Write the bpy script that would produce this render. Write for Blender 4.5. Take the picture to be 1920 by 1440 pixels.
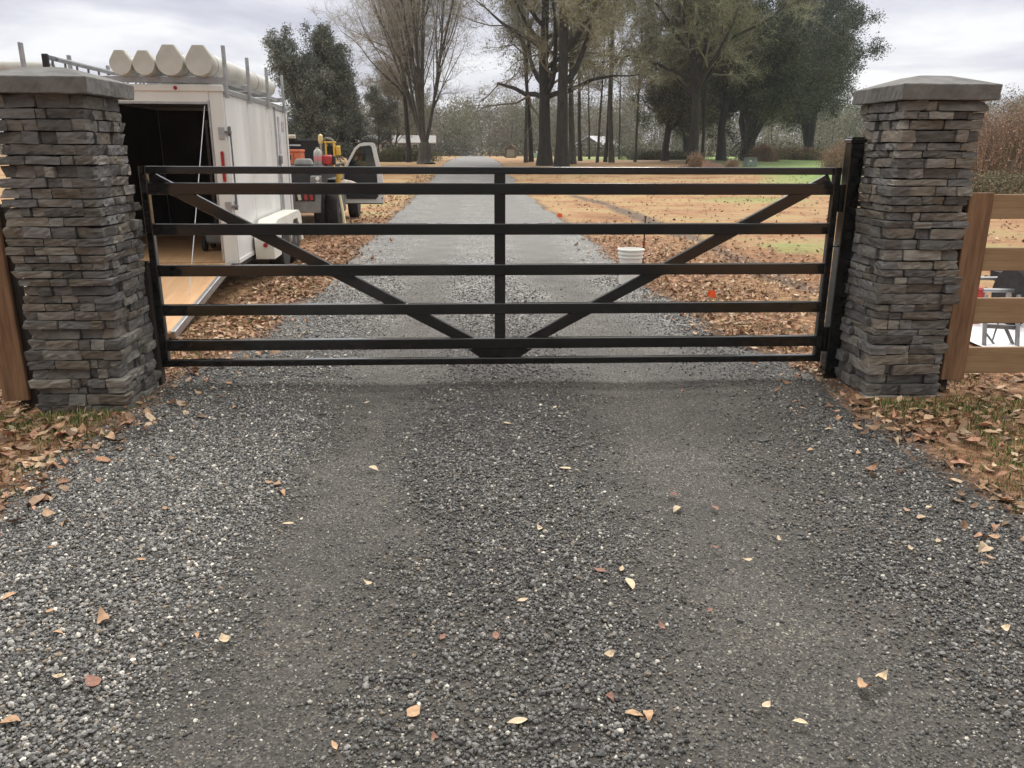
import bpy, math, random
import numpy as np
from mathutils import Vector, Matrix
R = math.radians
for o in list(bpy.data.objects): bpy.data.objects.remove(o)
sc = bpy.context.scene
COL = sc.collection
# ------------------------------------------------------------------ camera
CAMP = (-0.16, -5.76, 1.654); YAW = 0.0468; PITCH = 0.2845; ROLL = 0.0032
cam = bpy.data.cameras.new('camera'); cam.sensor_width = 36; cam.lens = 1500/1920*36
cam.clip_start = 0.05; cam.clip_end = 3000
co = bpy.data.objects.new('camera', cam); COL.objects.link(co); sc.camera = co
co.matrix_world = (Matrix.Translation(CAMP) @ Matrix.Rotation(-YAW, 4, 'Z') @ Matrix.Rotation(math.pi/2-PITCH, 4, 'X')
                   @ Matrix.Rotation(ROLL, 4, 'Z'))
# ------------------------------------------------------------------ world and sun
SUN_EL, SUN_AZ = R(48), R(14)
w = bpy.data.worlds.new("World"); sc.world = w; w.use_nodes = True
nt = w.node_tree; N = nt.nodes; L = nt.links; N.clear()
def nd(t, **k):
    n = N.new(t)
    for a, b in k.items(): setattr(n, a, b)
    return n
def lk(a, b): nt.links.new(a, b)
def mth(op, a, b=None, c=None):
    n = N.new('ShaderNodeMath'); n.operation = op
    for i, v in enumerate((a, b, c)):
        if v is None: continue
        if isinstance(v, (int, float)): n.inputs[i].default_value = v
        else: lk(v, n.inputs[i])
    return n.outputs[0]
sky = nd('ShaderNodeTexSky', sky_type='NISHITA', sun_disc=False); sky.sun_elevation = SUN_EL; sky.sun_rotation = SUN_AZ
tc = nd('ShaderNodeTexCoord'); sep = nd('ShaderNodeSeparateXYZ'); lk(tc.outputs['Generated'], sep.inputs[0])
zc = mth('MAXIMUM', sep.outputs[2], 0.0); zz = mth('ADD', zc, 0.09)
cmb = nd('ShaderNodeCombineXYZ'); lk(mth('DIVIDE', sep.outputs[0], zz), cmb.inputs[0]); lk(mth('DIVIDE', sep.outputs[1], zz), cmb.inputs[1])
n1 = nd('ShaderNodeTexNoise'); n1.inputs['Scale'].default_value = 0.55; n1.inputs['Detail'].default_value = 6; n1.inputs['Roughness'].default_value = .5
n1.inputs['Distortion'].default_value = .4; lk(cmb.outputs[0], n1.inputs['Vector'])
rp = nd('ShaderNodeValToRGB'); lk(n1.outputs['Fac'], rp.inputs[0])
rp.color_ramp.elements[0].position = .40; rp.color_ramp.elements[0].color = (.55, .56, .65, 1)
rp.color_ramp.elements[1].position = .60; rp.color_ramp.elements[1].color = (.98, .98, 1.0, 1)
e = rp.color_ramp.elements.new(.5); e.color = (.72, .72, .80, 1)
mr = nd('ShaderNodeMapRange', interpolation_type='SMOOTHSTEP'); lk(zc, mr.inputs[0])
mr.inputs[1].default_value = .16; mr.inputs[2].default_value = .8; mr.inputs[3].default_value = 7.6; mr.inputs[4].default_value = 28
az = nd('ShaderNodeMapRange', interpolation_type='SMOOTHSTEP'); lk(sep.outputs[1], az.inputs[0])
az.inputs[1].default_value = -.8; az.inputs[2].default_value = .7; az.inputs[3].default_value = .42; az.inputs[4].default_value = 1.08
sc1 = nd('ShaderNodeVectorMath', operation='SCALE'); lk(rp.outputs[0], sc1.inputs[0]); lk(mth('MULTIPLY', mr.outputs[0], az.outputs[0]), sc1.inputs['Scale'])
mx = nd('ShaderNodeMix', data_type='RGBA'); mx.inputs['Factor'].default_value = .92
wb = nd('ShaderNodeMapRange', interpolation_type='SMOOTHSTEP'); lk(zc, wb.inputs[0]); wb.inputs[1].default_value = .16; wb.inputs[2].default_value = .5
wm = nd('ShaderNodeMix', data_type='RGBA'); lk(wb.outputs[0], wm.inputs['Factor']); wm.inputs['A'].default_value = (1, 1, 1, 1); wm.inputs['B'].default_value = (1.06, 1.03, .91, 1)
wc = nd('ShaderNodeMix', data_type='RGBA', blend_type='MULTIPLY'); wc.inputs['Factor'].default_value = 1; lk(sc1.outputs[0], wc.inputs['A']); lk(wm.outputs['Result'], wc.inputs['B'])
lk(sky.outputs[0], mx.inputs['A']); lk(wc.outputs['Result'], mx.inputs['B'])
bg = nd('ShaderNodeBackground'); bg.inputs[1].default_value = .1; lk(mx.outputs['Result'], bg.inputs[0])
wo = nd('ShaderNodeOutputWorld'); lk(bg.outputs[0], wo.inputs[0])
sl = bpy.data.lights.new('sun', 'SUN'); sl.energy = 1.3; sl.angle = R(14); sl.color = (1, .96, .9)
so = bpy.data.objects.new('sun', sl); COL.objects.link(so)
sd = Vector((math.sin(SUN_AZ)*math.cos(SUN_EL), math.cos(SUN_AZ)*math.cos(SUN_EL), math.sin(SUN_EL)))
so.rotation_euler = sd.to_track_quat('Z', 'Y').to_euler(); so.location = (0, 0, 30)
sc.view_settings.view_transform = 'Standard'; sc.view_settings.look = 'None'; sc.view_settings.exposure = .34; sc.view_settings.gamma = 1
sc.render.resolution_x = 1024; sc.render.resolution_y = 768

# ------------------------------------------------------------------ helpers: objects
def tag(o, label=None, cat=None, group=None, kind=None):
    if label: o['label'] = label
    if cat: o['category'] = cat
    if group: o['group'] = group
    if kind: o['kind'] = kind
    return o
def thing(name, label, cat, loc=(0, 0, 0), rz=0, group=None, rot=None):
    o = bpy.data.objects.new(name, None); COL.objects.link(o); o.empty_display_size = .2
    o.location = loc; o.rotation_euler = rot or (0, 0, rz)
    return tag(o, label, cat, group)
def copy_tree(o, parent=None):
    c = o.copy(); COL.objects.link(c); c.parent = parent
    for ch in [x for x in bpy.data.objects if x.parent == o]: copy_tree(ch, c)
    return c
def np_mesh(name, V, polys, mat, parent=None, color=None, smooth=False, loc=None):
    """V (n,3); polys = list of int arrays (k,s) with equal-size polygons."""
    me = bpy.data.meshes.new(name); V = np.asarray(V, dtype=np.float32)
    me.vertices.add(len(V)); me.vertices.foreach_set('co', V.ravel())
    polys = [np.asarray(p, dtype=np.int32) for p in polys if len(p)]
    tot = sum(p.size for p in polys); npoly = sum(len(p) for p in polys)
    me.loops.add(tot); me.polygons.add(npoly)
    me.loops.foreach_set('vertex_index', np.concatenate([p.ravel() for p in polys]))
    sizes = np.concatenate([np.full(len(p), p.shape[1], dtype=np.int32) for p in polys])
    st = np.concatenate([[0], np.cumsum(sizes)[:-1]]).astype(np.int32)
    me.polygons.foreach_set('loop_start', st)
    me.update(calc_edges=True)
    me.polygons.foreach_set('use_smooth', np.full(npoly, smooth))
    if color is not None:
        a = me.color_attributes.new('tone', 'FLOAT_COLOR', 'POINT')
        c = np.ones((len(V), 4), dtype=np.float32); c[:, :3] = color; a.data.foreach_set('color', c.ravel())
    if mat: me.materials.append(mat)
    o = bpy.data.objects.new(name, me); COL.objects.link(o)
    if parent: o.parent = parent
    if loc is not None: o.location = loc
    return o
class MB:
    def __init__(s): s.v = []; s.f = []
    def add(s, V, F):
        b = len(s.v); s.v += [tuple(map(float, p)) for p in V]; s.f += [[i+b for i in f] for f in F]; return s
    def box(s, c, d, rot=None, bev=0.0, taper=None):
        """box centred at c with size d; edges chamfered by bev."""
        hx, hy, hz = d[0]/2, d[1]/2, d[2]/2
        bm = min(bev, hx*.45, hy*.45, hz*.45)
        if bm <= 0:
            V = [(x, y, z) for x in (-hx, hx) for y in (-hy, hy) for z in (-hz, hz)]
            F = [(0, 1, 3, 2), (4, 6, 7, 5), (0, 4, 5, 1), (2, 3, 7, 6), (0, 2, 6, 4), (1, 5, 7, 3)]
        else:
            V = []; F = []; ix = {}
            for sx in (-1, 1):
                for sy in (-1, 1):
                    for sz in (-1, 1):
                        for a in range(3):
                            p = [sx*(hx-bm), sy*(hy-bm), sz*(hz-bm)]; p[a] += (sx, sy, sz)[a]*bm
                            ix[(sx, sy, sz, a)] = len(V); V.append(tuple(p))
            for a in range(3):
                o1, o2 = [(1, 2), (2, 0), (0, 1)][a]
                for sg in (-1, 1):
                    q = []
                    for u, v in ((-1, -1), (1, -1), (1, 1), (-1, 1)):
                        k = [0, 0, 0]; k[a] = sg; k[o1] = u; k[o2] = v; q.append(ix[(*k, a)])
                    F.append(q if sg > 0 else q[::-1])
            for a in range(3):
                o1, o2 = [(1, 2), (2, 0), (0, 1)][a]
                for u in (-1, 1):
                    for v in (-1, 1):
                        k0 = [0, 0, 0]; k1 = [0, 0, 0]; k0[a] = -1; k1[a] = 1
                        k0[o1] = k1[o1] = u; k0[o2] = k1[o2] = v
                        q = [ix[(*k0, o1)], ix[(*k1, o1)], ix[(*k1, o2)], ix[(*k0, o2)]]
                        F.append(q if u*v < 0 else q[::-1])
            for k in [(x, y, z) for x in (-1, 1) for y in (-1, 1) for z in (-1, 1)]:
                q = [ix[(*k, 0)], ix[(*k, 1)], ix[(*k, 2)]]
                F.append(q if k[0]*k[1]*k[2] > 0 else q[::-1])
        if taper: V = [(x*(1+(taper[0]-1)*(z/d[2]+.5)), y*(1+(taper[1]-1)*(z/d[2]+.5)), z) for x, y, z in V]
        M = rot if rot is not None else Matrix.Identity(3)
        V = [tuple((M @ Vector(p)) + Vector(c)) for p in V]
        return s.add(V, F)
    def bar(s, a, b, wd, th, bev=0.0, up=(0, 0, 1), ext=0):
        a = Vector(a); b = Vector(b); d = b-a; Ln = d.length+ext; x = d.normalized()
        y = Vector(up).cross(x)
        if y.length < 1e-4: y = Vector((0, 1, 0)).cross(x)
        y.normalize(); z = x.cross(y)
        M = Matrix((x, y, z)).transposed()
        return s.box((a+b)/2, (Ln, th, wd), M, bev)
    def tube(s, pts, r, n=10, cap=True):
        pts = [Vector(p) for p in pts]; k = len(pts); rs = r if isinstance(r, (list, tuple)) else [r]*k
        V = []; prev = None
        for i, p in enumerate(pts):
            t = (pts[min(i+1, k-1)]-pts[max(i-1, 0)]).normalized()
            if prev is None: u = t.orthogonal().normalized()
            else: u = (prev - t*prev.dot(t)).normalized()
            prev = u; v = t.cross(u)
            V += [p + (u*math.cos(2*math.pi*j/n)+v*math.sin(2*math.pi*j/n))*rs[i] for j in range(n)]
        F = [(i*n+j, i*n+(j+1) % n, (i+1)*n+(j+1) % n, (i+1)*n+j) for i in range(k-1) for j in range(n)]
        if cap: F += [tuple(range(n-1, -1, -1)), tuple(range((k-1)*n, k*n))]
        return s.add(V, F)
    def lathe(s, prof, c=(0, 0, 0), n=20, axis='z'):
        V = []
        for r, h in prof:
            for j in range(n):
                a = 2*math.pi*j/n; p = (r*math.cos(a), r*math.sin(a), h)
                if axis == 'x': p = (h, p[0], p[1])
                if axis == 'y': p = (p[1], h, p[0])
                V.append((p[0]+c[0], p[1]+c[1], p[2]+c[2]))
        k = len(prof)
        F = [(i*n+j, i*n+(j+1) % n, (i+1)*n+(j+1) % n, (i+1)*n+j) for i in range(k-1) for j in range(n)]
        if prof[0][0] > 1e-6: F.append(tuple(range(n-1, -1, -1)))
        if prof[-1][0] > 1e-6: F.append(tuple(range((k-1)*n, k*n)))
        return s.add(V, F)
    def prism(s, poly, a, b, plane='xz'):
        """extrude a 2D polygon between a and b along the remaining axis."""
        def P(u, v, w): return {'xz': (u, w, v), 'yz': (w, u, v), 'xy': (u, v, w)}[plane]
        n = len(poly); V = [P(u, v, a) for u, v in poly]+[P(u, v, b) for u, v in poly]
        F = [tuple(range(n)), tuple(range(2*n-1, n-1, -1))]+[(i, i+n, (i+1) % n+n, (i+1) % n) for i in range(n)]
        return s.add(V, F)
    def build(s, name, mat, parent=None, smooth=False, loc=None, label=None):
        me = bpy.data.meshes.new(name); me.from_pydata(s.v, [], s.f)
        import bmesh
        bm = bmesh.new(); bm.from_mesh(me); bmesh.ops.recalc_face_normals(bm, faces=bm.faces); bm.to_mesh(me); bm.free()
        if mat: me.materials.append(mat)
        if smooth:
            me.polygons.foreach_set('use_smooth', [True]*len(me.polygons)); me.set_sharp_from_angle(angle=R(38))
        o = bpy.data.objects.new(name, me); COL.objects.link(o)
        if parent: o.parent = parent
        if loc is not None: o.location = loc
        if label: o['label'] = label
        return o

# ------------------------------------------------------------------ helpers: materials
MATS = {}
def mat(name, c1, c2=None, scale=8, rough=.7, metal=0, bump=0, bscale=None, detail=5, stretch=(1, 1, 1), attr=False,
        spec=.5, coat=0, fine=None, c3=None, trans=0, alpha=1, contrast=.3, subs=0):
    global nt, N
    m = bpy.data.materials.new(name); m.use_nodes = True; nt = m.node_tree; N = nt.nodes
    b = N['Principled BSDF']; b.inputs['Roughness'].default_value = rough; b.inputs['Metallic'].default_value = metal
    b.inputs['Specular IOR Level'].default_value = spec; b.inputs['Coat Weight'].default_value = coat; b.inputs['Coat Roughness'].default_value = .06
    if trans: b.inputs['Transmission Weight'].default_value = trans
    tcn = N.new('ShaderNodeTexCoord'); mp = N.new('ShaderNodeMapping'); lk(tcn.outputs['Object'], mp.inputs[0])
    mp.inputs['Scale'].default_value = stretch
    no = N.new('ShaderNodeTexNoise'); no.inputs['Scale'].default_value = scale; no.inputs['Detail'].default_value = detail
    no.inputs['Roughness'].default_value = .6; lk(mp.outputs[0], no.inputs['Vector'])
    col = None
    if c2 is not None:
        r = N.new('ShaderNodeValToRGB'); lk(no.outputs['Fac'], r.inputs[0])
        r.color_ramp.elements[0].position = .5-contrast/2; r.color_ramp.elements[1].position = .5+contrast/2
        r.color_ramp.elements[0].color = (*c1, 1); r.color_ramp.elements[1].color = (*c2, 1)
        if c3: e = r.color_ramp.elements.new(.5); e.color = (*c3, 1)
        col = r.outputs[0]
    if attr:
        a = N.new('ShaderNodeAttribute'); a.attribute_name = 'tone'
        if col is None: col = a.outputs['Color']
        else:
            q = N.new('ShaderNodeMix'); q.data_type = 'RGBA'; q.blend_type = 'MULTIPLY'; q.inputs['Factor'].default_value = 1
            lk(a.outputs['Color'], q.inputs['A']); lk(col, q.inputs['B']); col = q.outputs['Result']
    if col is None: b.inputs['Base Color'].default_value = (*c1, 1)
    else: lk(col, b.inputs['Base Color'])
    if bump:
        n2 = N.new('ShaderNodeTexNoise'); n2.inputs['Scale'].default_value = bscale or scale*3; n2.inputs['Detail'].default_value = 6
        lk(mp.outputs[0], n2.inputs['Vector'])
        bp = N.new('ShaderNodeBump'); bp.inputs['Strength'].default_value = .6; bp.inputs['Distance'].default_value = bump
        lk(n2.outputs['Fac'], bp.inputs['Height']); lk(bp.outputs[0], b.inputs['Normal'])
    if fine:
        rr = N.new('ShaderNodeMapRange'); lk(no.outputs['Fac'], rr.inputs[0]); rr.inputs[1].default_value = .3; rr.inputs[2].default_value = .7
        rr.inputs[3].default_value = fine[0]; rr.inputs[4].default_value = fine[1]; lk(rr.outputs[0], b.inputs['Roughness'])
    if alpha < 1: b.inputs['Alpha'].default_value = alpha
    MATS[name] = m; return m

M_black = mat('black_paint', (.004, .004, .004), (.007, .007, .007), 6, rough=.12, spec=.5, fine=(.06, .16), bump=.00015, bscale=60, coat=.6)
M_blackmatte = mat('black_matte', (.012, .012, .013), (.022, .022, .024), 9, rough=.6)
M_rubber = mat('rubber', (.015, .015, .016), (.035, .033, .032), 14, rough=.85, bump=.002, bscale=60)
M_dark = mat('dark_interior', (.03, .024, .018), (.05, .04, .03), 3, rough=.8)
M_stone = mat('ledge_stone', (.62, .60, .58), (1.25, 1.22, 1.16), 9, rough=.85, attr=True, bump=.011, bscale=20, detail=9, contrast=.42, stretch=(1, 1, 3.4))
M_cap = mat('cast_stone_cap', (.10, .096, .09), (.21, .203, .19), 5, rough=.88, bump=.03, bscale=11, detail=8, contrast=.5)
M_mortar = mat('dark_joint', (.012, .011, .010), (.03, .027, .025), 20, rough=.95)
M_woodv = mat('treated_pine_upright', (.12, .06, .03), (.30, .175, .095), 3.2, rough=.75, bump=.0012, bscale=9, stretch=(9, 9, .8), contrast=.4, c3=(.22, .12, .062))
M_woodh = mat('treated_pine_board', (.24, .145, .075), (.40, .27, .15), 3.0, rough=.75, bump=.0012, bscale=9, stretch=(.7, 9, 11), contrast=.45, c3=(.32, .205, .112))
M_woodpost = mat('dark_creosote_post', (.022, .016, .012), (.05, .036, .027), 5, rough=.9, bump=.002, stretch=(8, 8, 1))
M_white = mat('white_sheet_metal', (.66, .655, .62), (.80, .80, .78), 1.3, rough=.32, spec=.5, contrast=.4, fine=(.25, .45), stretch=(1, 1.5, .35))
M_cream = mat('cream_fibreglass', (.72, .71, .62), (.80, .79, .72), 3, rough=.4)
M_pvc = mat('pvc_tube', (.46, .455, .41), (.60, .59, .54), 3, rough=.5)
M_alu = mat('aluminium', (.42, .43, .44), (.56, .57, .58), 10, rough=.4, metal=.85)
M_steel = mat('grey_steel', (.16, .16, .17), (.26, .26, .27), 12, rough=.5, metal=.6)
M_ply = mat('plywood', (.52, .30, .15), (.68, .44, .25), 2.5, rough=.6, stretch=(6, .8, 1), contrast=.5, spec=.3)
M_red = mat('red_lens', (.35, .02, .02), rough=.25)
M_redp = mat('red_paint', (.42, .03, .03), (.5, .05, .045), 6, rough=.4)
M_clearlens = mat('clear_lens', (.6, .56, .45), rough=.25)
M_orange = mat('orange_paint', (.72, .17, .07), (.8, .22, .1), 5, rough=.45)
M_yellow = mat('yellow_paint', (.75, .45, .06), (.82, .55, .12), 7, rough=.45)
M_lumber = mat('pale_lumber', (.62, .55, .30), (.75, .68, .42), 6, rough=.6, stretch=(6, 6, 1))
M_flag = mat('orange_flag', (.95, .13, .03), rough=.6)
M_bucket = mat('bucket_plastic', (.82, .81, .77), (.88, .87, .84), 3, rough=.4)
M_glass = mat('dark_glass', (.02, .03, .03), rough=.06, spec=.6)
M_clearglass = mat('door_glass', (.10, .13, .13), rough=.02, trans=.85, spec=.6)
M_greyp = mat('grey_plastic', (.16, .16, .155), (.22, .22, .21), 8, rough=.6)
M_jug = mat('jug_plastic', (.42, .40, .36), (.55, .52, .46), 10, rough=.4)
M_rust = mat('rusty_rod', (.06, .035, .022), (.12, .06, .035), 30, rough=.8)
M_tarp = mat('white_sheeting', (.78, .79, .80), (.86, .87, .88), 4, rough=.45, bump=.006, bscale=6)
M_brick = mat('house_brick', (.12, .10, .095), (.19, .16, .15), 12, rough=.85)
M_roofh = mat('house_roof', (.22, .21, .20), (.32, .31, .29), 3, rough=.8)
M_roofm = mat('pale_metal_roof', (.70, .71, .72), (.80, .80, .82), 2, rough=.45, stretch=(.3, 3, 3))
M_shingle = mat('brown_shingle', (.20, .15, .12), (.30, .23, .18), 12, rough=.85)
M_barnwood = mat('barn_wood', (.10, .085, .07), (.20, .165, .13), 5, rough=.85, stretch=(4, 4, .5))
M_trim = mat('white_trim', (.72, .72, .70), rough=.5)
M_greenbox = mat('utility_green', (.16, .19, .18), (.22, .25, .24), 5, rough=.55)
M_bark = mat('bark', (.022, .020, .018), (.066, .060, .052), 3, rough=.95, bump=.03, bscale=8, stretch=(2.2, 2.2, .6), contrast=.5)
M_barkp = mat('pale_bark', (.05, .047, .041), (.14, .13, .112), 3, rough=.95, bump=.02, bscale=8, stretch=(2.2, 2.2, .6), contrast=.5)
M_fol = mat('foliage', (.8, .8, .8), (1.2, 1.2, 1.2), .8, rough=.75, attr=True, spec=.25)
M_leaf = mat('dry_leaf', (.75, .75, .75), (1.2, 1.2, 1.2), 60, rough=.7, attr=True, spec=.3)
M_peb = mat('gravel_stone', (.7, .7, .7), (1.2, 1.2, 1.2), 130, rough=.5, attr=True, spec=.5)
M_shirt = mat('striped_rag', (.5, .42, .34), (.75, .68, .6), 40, rough=.9, stretch=(1, 6, 1))

# ------------------------------------------------------------------ terrain
def sstep(a, b, x):
    t = np.clip((x-a)/(b-a), 0, 1); return t*t*(3-2*t)
def terr(x, y):
    x = np.asarray(x, float); y = np.asarray(y, float)
    z = .75*sstep(18, 68, y) - .25*sstep(75, 150, y)
    z = z + .10*sstep(1.5, 8, np.abs(x))*sstep(16, 40, y)*np.sin(x*.35+1)*np.sin(y*.21)
    z = z - .05*sstep(2.3, 3.6, -x)*(1-sstep(3, 9, y))
    return z
def tz(x, y): return float(terr(x, y))
def road_c(y): return -.25*sstep(0, 30, np.asarray(y, float))
def road_h(y): return 2.06 + .30*(1-sstep(-.2, 1.6, np.asarray(y, float))) + .05*np.sin(y*.9) + .04*np.sin(y*2.3+1) + .2*sstep(2.4, 6, -np.asarray(y, float)) + 5*sstep(7, 14, -np.asarray(y, float))
rng = np.random.default_rng(7)

def vnoise(x, y, s, seed=0):
    """cheap smooth value noise for masks."""
    x = np.asarray(x)/s + seed*17.3; y = np.asarray(y)/s + seed*9.1
    xi = np.floor(x).astype(int); yi = np.floor(y).astype(int); fx = x-xi; fy = y-yi
    fx = fx*fx*(3-2*fx); fy = fy*fy*(3-2*fy)
    def h(a, b): 
        q = np.sin(a*127.1+b*311.7+seed*74.7)*43758.5453; return q-np.floor(q)
    return (h(xi, yi)*(1-fx)+h(xi+1, yi)*fx)*(1-fy)+(h(xi, yi+1)*(1-fx)+h(xi+1, yi+1)*fx)*fy
def fbm(x, y, s, seed=0): return (vnoise(x, y, s, seed)+.5*vnoise(x, y, s/2, seed+1)+.25*vnoise(x, y, s/4, seed+2))/1.75

def sheet(name, xs, ys, zoff, mat_, color=None, holes=None, zf=terr):
    X, Y = np.meshgrid(xs, ys); Z = zf(X, Y)+zoff
    V = np.stack([X.ravel(), Y.ravel(), Z.ravel()], 1); nx, ny = len(xs), len(ys)
    i = (np.arange(ny-1)[:, None]*nx+np.arange(nx-1)[None]).ravel()
    F = np.stack([i, i+1, i+nx+1, i+nx], 1)
    return V, F
def grid_axis(a0, a1, near, step, grow):
    out = [0.0]; s = step
    while out[-1] < a1: s = step if out[-1] < near else s*grow; out.append(out[-1]+s)
    neg = [0.0]; s = step
    while neg[-1] < -a0: s = step if neg[-1] < near else s*grow; neg.append(neg[-1]+s)
    return np.array([-v for v in neg[::-1][:-1]]+out)

# ground material: dead grass, pine straw, green patches (attribute r = green, g = leaf litter, b = dark soil)
def ground_material():
    global nt, N
    m = bpy.data.materials.new('ground_cover'); m.use_nodes = True; nt = m.node_tree; N = nt.nodes
    b = N['Principled BSDF']; b.inputs['Roughness'].default_value = .9; b.inputs['Specular IOR Level'].default_value = .2
    t = N.new('ShaderNodeTexCoord'); a = N.new('ShaderNodeAttribute'); a.attribute_name = 'tone'
    sp = N.new('ShaderNodeSeparateColor'); lk(a.outputs['Color'], sp.inputs[0])
    def noise(s, d=6, r=.6):
        n = N.new('ShaderNodeTexNoise'); n.inputs['Scale'].default_value = s; n.inputs['Detail'].default_value = d; n.inputs['Roughness'].default_value = r
        lk(t.outputs['Object'], n.inputs['Vector']); return n.outputs['Fac']
    def ramp(f, st):
        r = N.new('ShaderNodeValToRGB'); lk(f, r.inputs[0])
        r.color_ramp.elements[0].position = st[0][0]; r.color_ramp.elements[0].color = (*st[0][1], 1)
        r.color_ramp.elements[1].position = st[-1][0]; r.color_ramp.elements[1].color = (*st[-1][1], 1)
        for p, c in st[1:-1]: e = r.color_ramp.elements.new(p); e.color = (*c, 1)
        return r.outputs[0]
    def mixc(f, A, B, bt='MIX'):
        q = N.new('ShaderNodeMix'); q.data_type = 'RGBA'; q.blend_type = bt
        if isinstance(f, float): q.inputs['Factor'].default_value = f
        else: lk(f, q.inputs['Factor'])
        lk(A, q.inputs['A']); lk(B, q.inputs['B']); return q.outputs['Result']
    straw = ramp(noise(.5, 8, .65), [(.32, (.23, .115, .058)), (.43, (.37, .205, .10)), (.54, (.44, .29, .15)), (.66, (.36, .32, .14))])
    leafy = ramp(noise(9, 4, .7), [(.35, (.09, .045, .025)), (.5, (.27, .14, .075)), (.66, (.50, .31, .18))])
    grn = ramp(noise(2.5, 6), [(.35, (.15, .25, .07)), (.65, (.30, .42, .14))])
    soil = ramp(noise(7, 7, .7), [(.35, (.07, .055, .045)), (.65, (.19, .155, .125))])
    c = mixc(sp.outputs[1], straw, leafy)
    gm = mth('MULTIPLY', sp.outputs[0], mth('GREATER_THAN', mth('ADD', mth('MULTIPLY', noise(6, 4), .5), mth('MULTIPLY', sp.outputs[0], .75)), .5))
    c = mixc(gm, c, grn); c = mixc(sp.outputs[2], c, soil)
    # scattered dark flecks of fallen leaves
    v = N.new('ShaderNodeTexVoronoi'); v.inputs['Scale'].default_value = 2.6; v.inputs['Randomness'].default_value = 1
    lk(t.outputs['Object'], v.inputs['Vector'])
    fl = mth('MULTIPLY', mth('LESS_THAN', mth('ADD', v.outputs['Distance'], mth('MULTIPLY', noise(14, 3), .22)), mth('MULTIPLY', noise(.7, 4), .44)), .6)
    dk = N.new('ShaderNodeRGB'); dk.outputs[0].default_value = (.12, .06, .035, 1)
    c = mixc(fl, c, dk.outputs[0])
    fine = ramp(noise(38, 7, .85), [(.32, (.42, .40, .38)), (.5, (.95, .95, .95)), (.68, (1.5, 1.5, 1.45))])
    c = mixc(1.0, c, fine, 'MULTIPLY')
    lk(c, b.inputs['Base Color'])
    bp = N.new('ShaderNodeBump'); bp.inputs['Strength'].default_value = .8; bp.inputs['Distance'].default_value = .03
    lk(noise(16, 8, .75), bp.inputs['Height']); lk(bp.outputs[0], b.inputs['Normal'])
    return m
STRIP = np.array([(3.55, 24.8), (4.05, 19.7), (4.05, 14.6), (4.1, 10.6), (4.15, 8.6), (4.0, 6.9), (3.9, 4.9), (4.2, 3.3), (5.0, 2.2)])
def strip_dist(X, Y):
    d = np.full(X.shape, 1e9)
    for a, b in zip(STRIP[:-1], STRIP[1:]):
        ab = b-a; t = np.clip(((X-a[0])*ab[0]+(Y-a[1])*ab[1])/(ab@ab), 0, 1)
        d = np.minimum(d, np.hypot(X-a[0]-t*ab[0], Y-a[1]-t*ab[1]))
    return d
def masks(X, Y):
    off = np.abs(X-road_c(Y))-road_h(Y)
    n1 = fbm(X, Y, 6, 3); n2 = fbm(X, Y, 1.2, 5)
    g = sstep(9, 15, X-.10*Y+3*(n1-.5))*sstep(26, 34, Y+4*(n1-.5))*(1-sstep(150, 200, Y))
    g = np.maximum(g, .8*sstep(70, 78, Y)*(1-sstep(125, 140, Y))*sstep(6, 10, X)*(1-sstep(22, 30, X)))
    g = np.maximum(g, .55*np.exp(-(((X-9.5)/2.6)**2+((Y-22)/2.2)**2)))
    g = np.maximum(g, sstep(20, 26, X)*sstep(12, 20, Y)*(1-sstep(30, 34, Y)))
    g = np.maximum(g, .35*np.exp(-((off-.25)/.35)**2)*sstep(.48, .7, n2)*(Y < 3))
    g = np.maximum(g, .65*sstep(.55, .75, n1)*(Y < 9)*(Y > 0)*(X > 5))
    l = np.exp(-np.maximum(off-.6, 0)/1.6)*(1-sstep(7, 14, Y))*.95+.2*(1-sstep(5, 25, Y))
    l = np.maximum(l, .9*(Y < 1.0)*(off > 0))
    l = np.clip(l+.5*(n2-.5), 0, 1)
    s = (1-sstep(.12, .34, strip_dist(X, Y)+.45*(n2-.5)))*.85*(Y > 1.5)
    s = np.maximum(s, .8*(1-sstep(-.05, .22, off+.4*(n2-.5))))
    s = np.maximum(s, .7*sstep(40, 60, Y)*np.exp(-((X-20-.0*Y)/7)**2)*(1-sstep(72, 80, Y))*sstep(52, 60, Y))
    return np.stack([g, l, s], -1)
xs = grid_axis(-400, 400, 9, .14, 1.06); ys = grid_axis(-60, 900, 16, .14, 1.05)
X, Y = np.meshgrid(xs, ys)
Zg = terr(X, Y)+.012*(fbm(X, Y, .5, 9)-.5)*(np.abs(X-road_c(Y)) > road_h(Y)+.1)
Zg -= .05*(np.abs(X-road_c(Y)) < road_h(Y)-.35)
V = np.stack([X.ravel(), Y.ravel(), Zg.ravel()], 1); nx = len(xs)
i = (np.arange(len(ys)-1)[:, None]*nx+np.arange(nx-1)[None]).ravel()
tag(np_mesh('ground', V, [np.stack([i, i+1, i+nx+1, i+nx], 1)], ground_material(), color=masks(X, Y).reshape(-1, 3), smooth=True), kind='structure')

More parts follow.
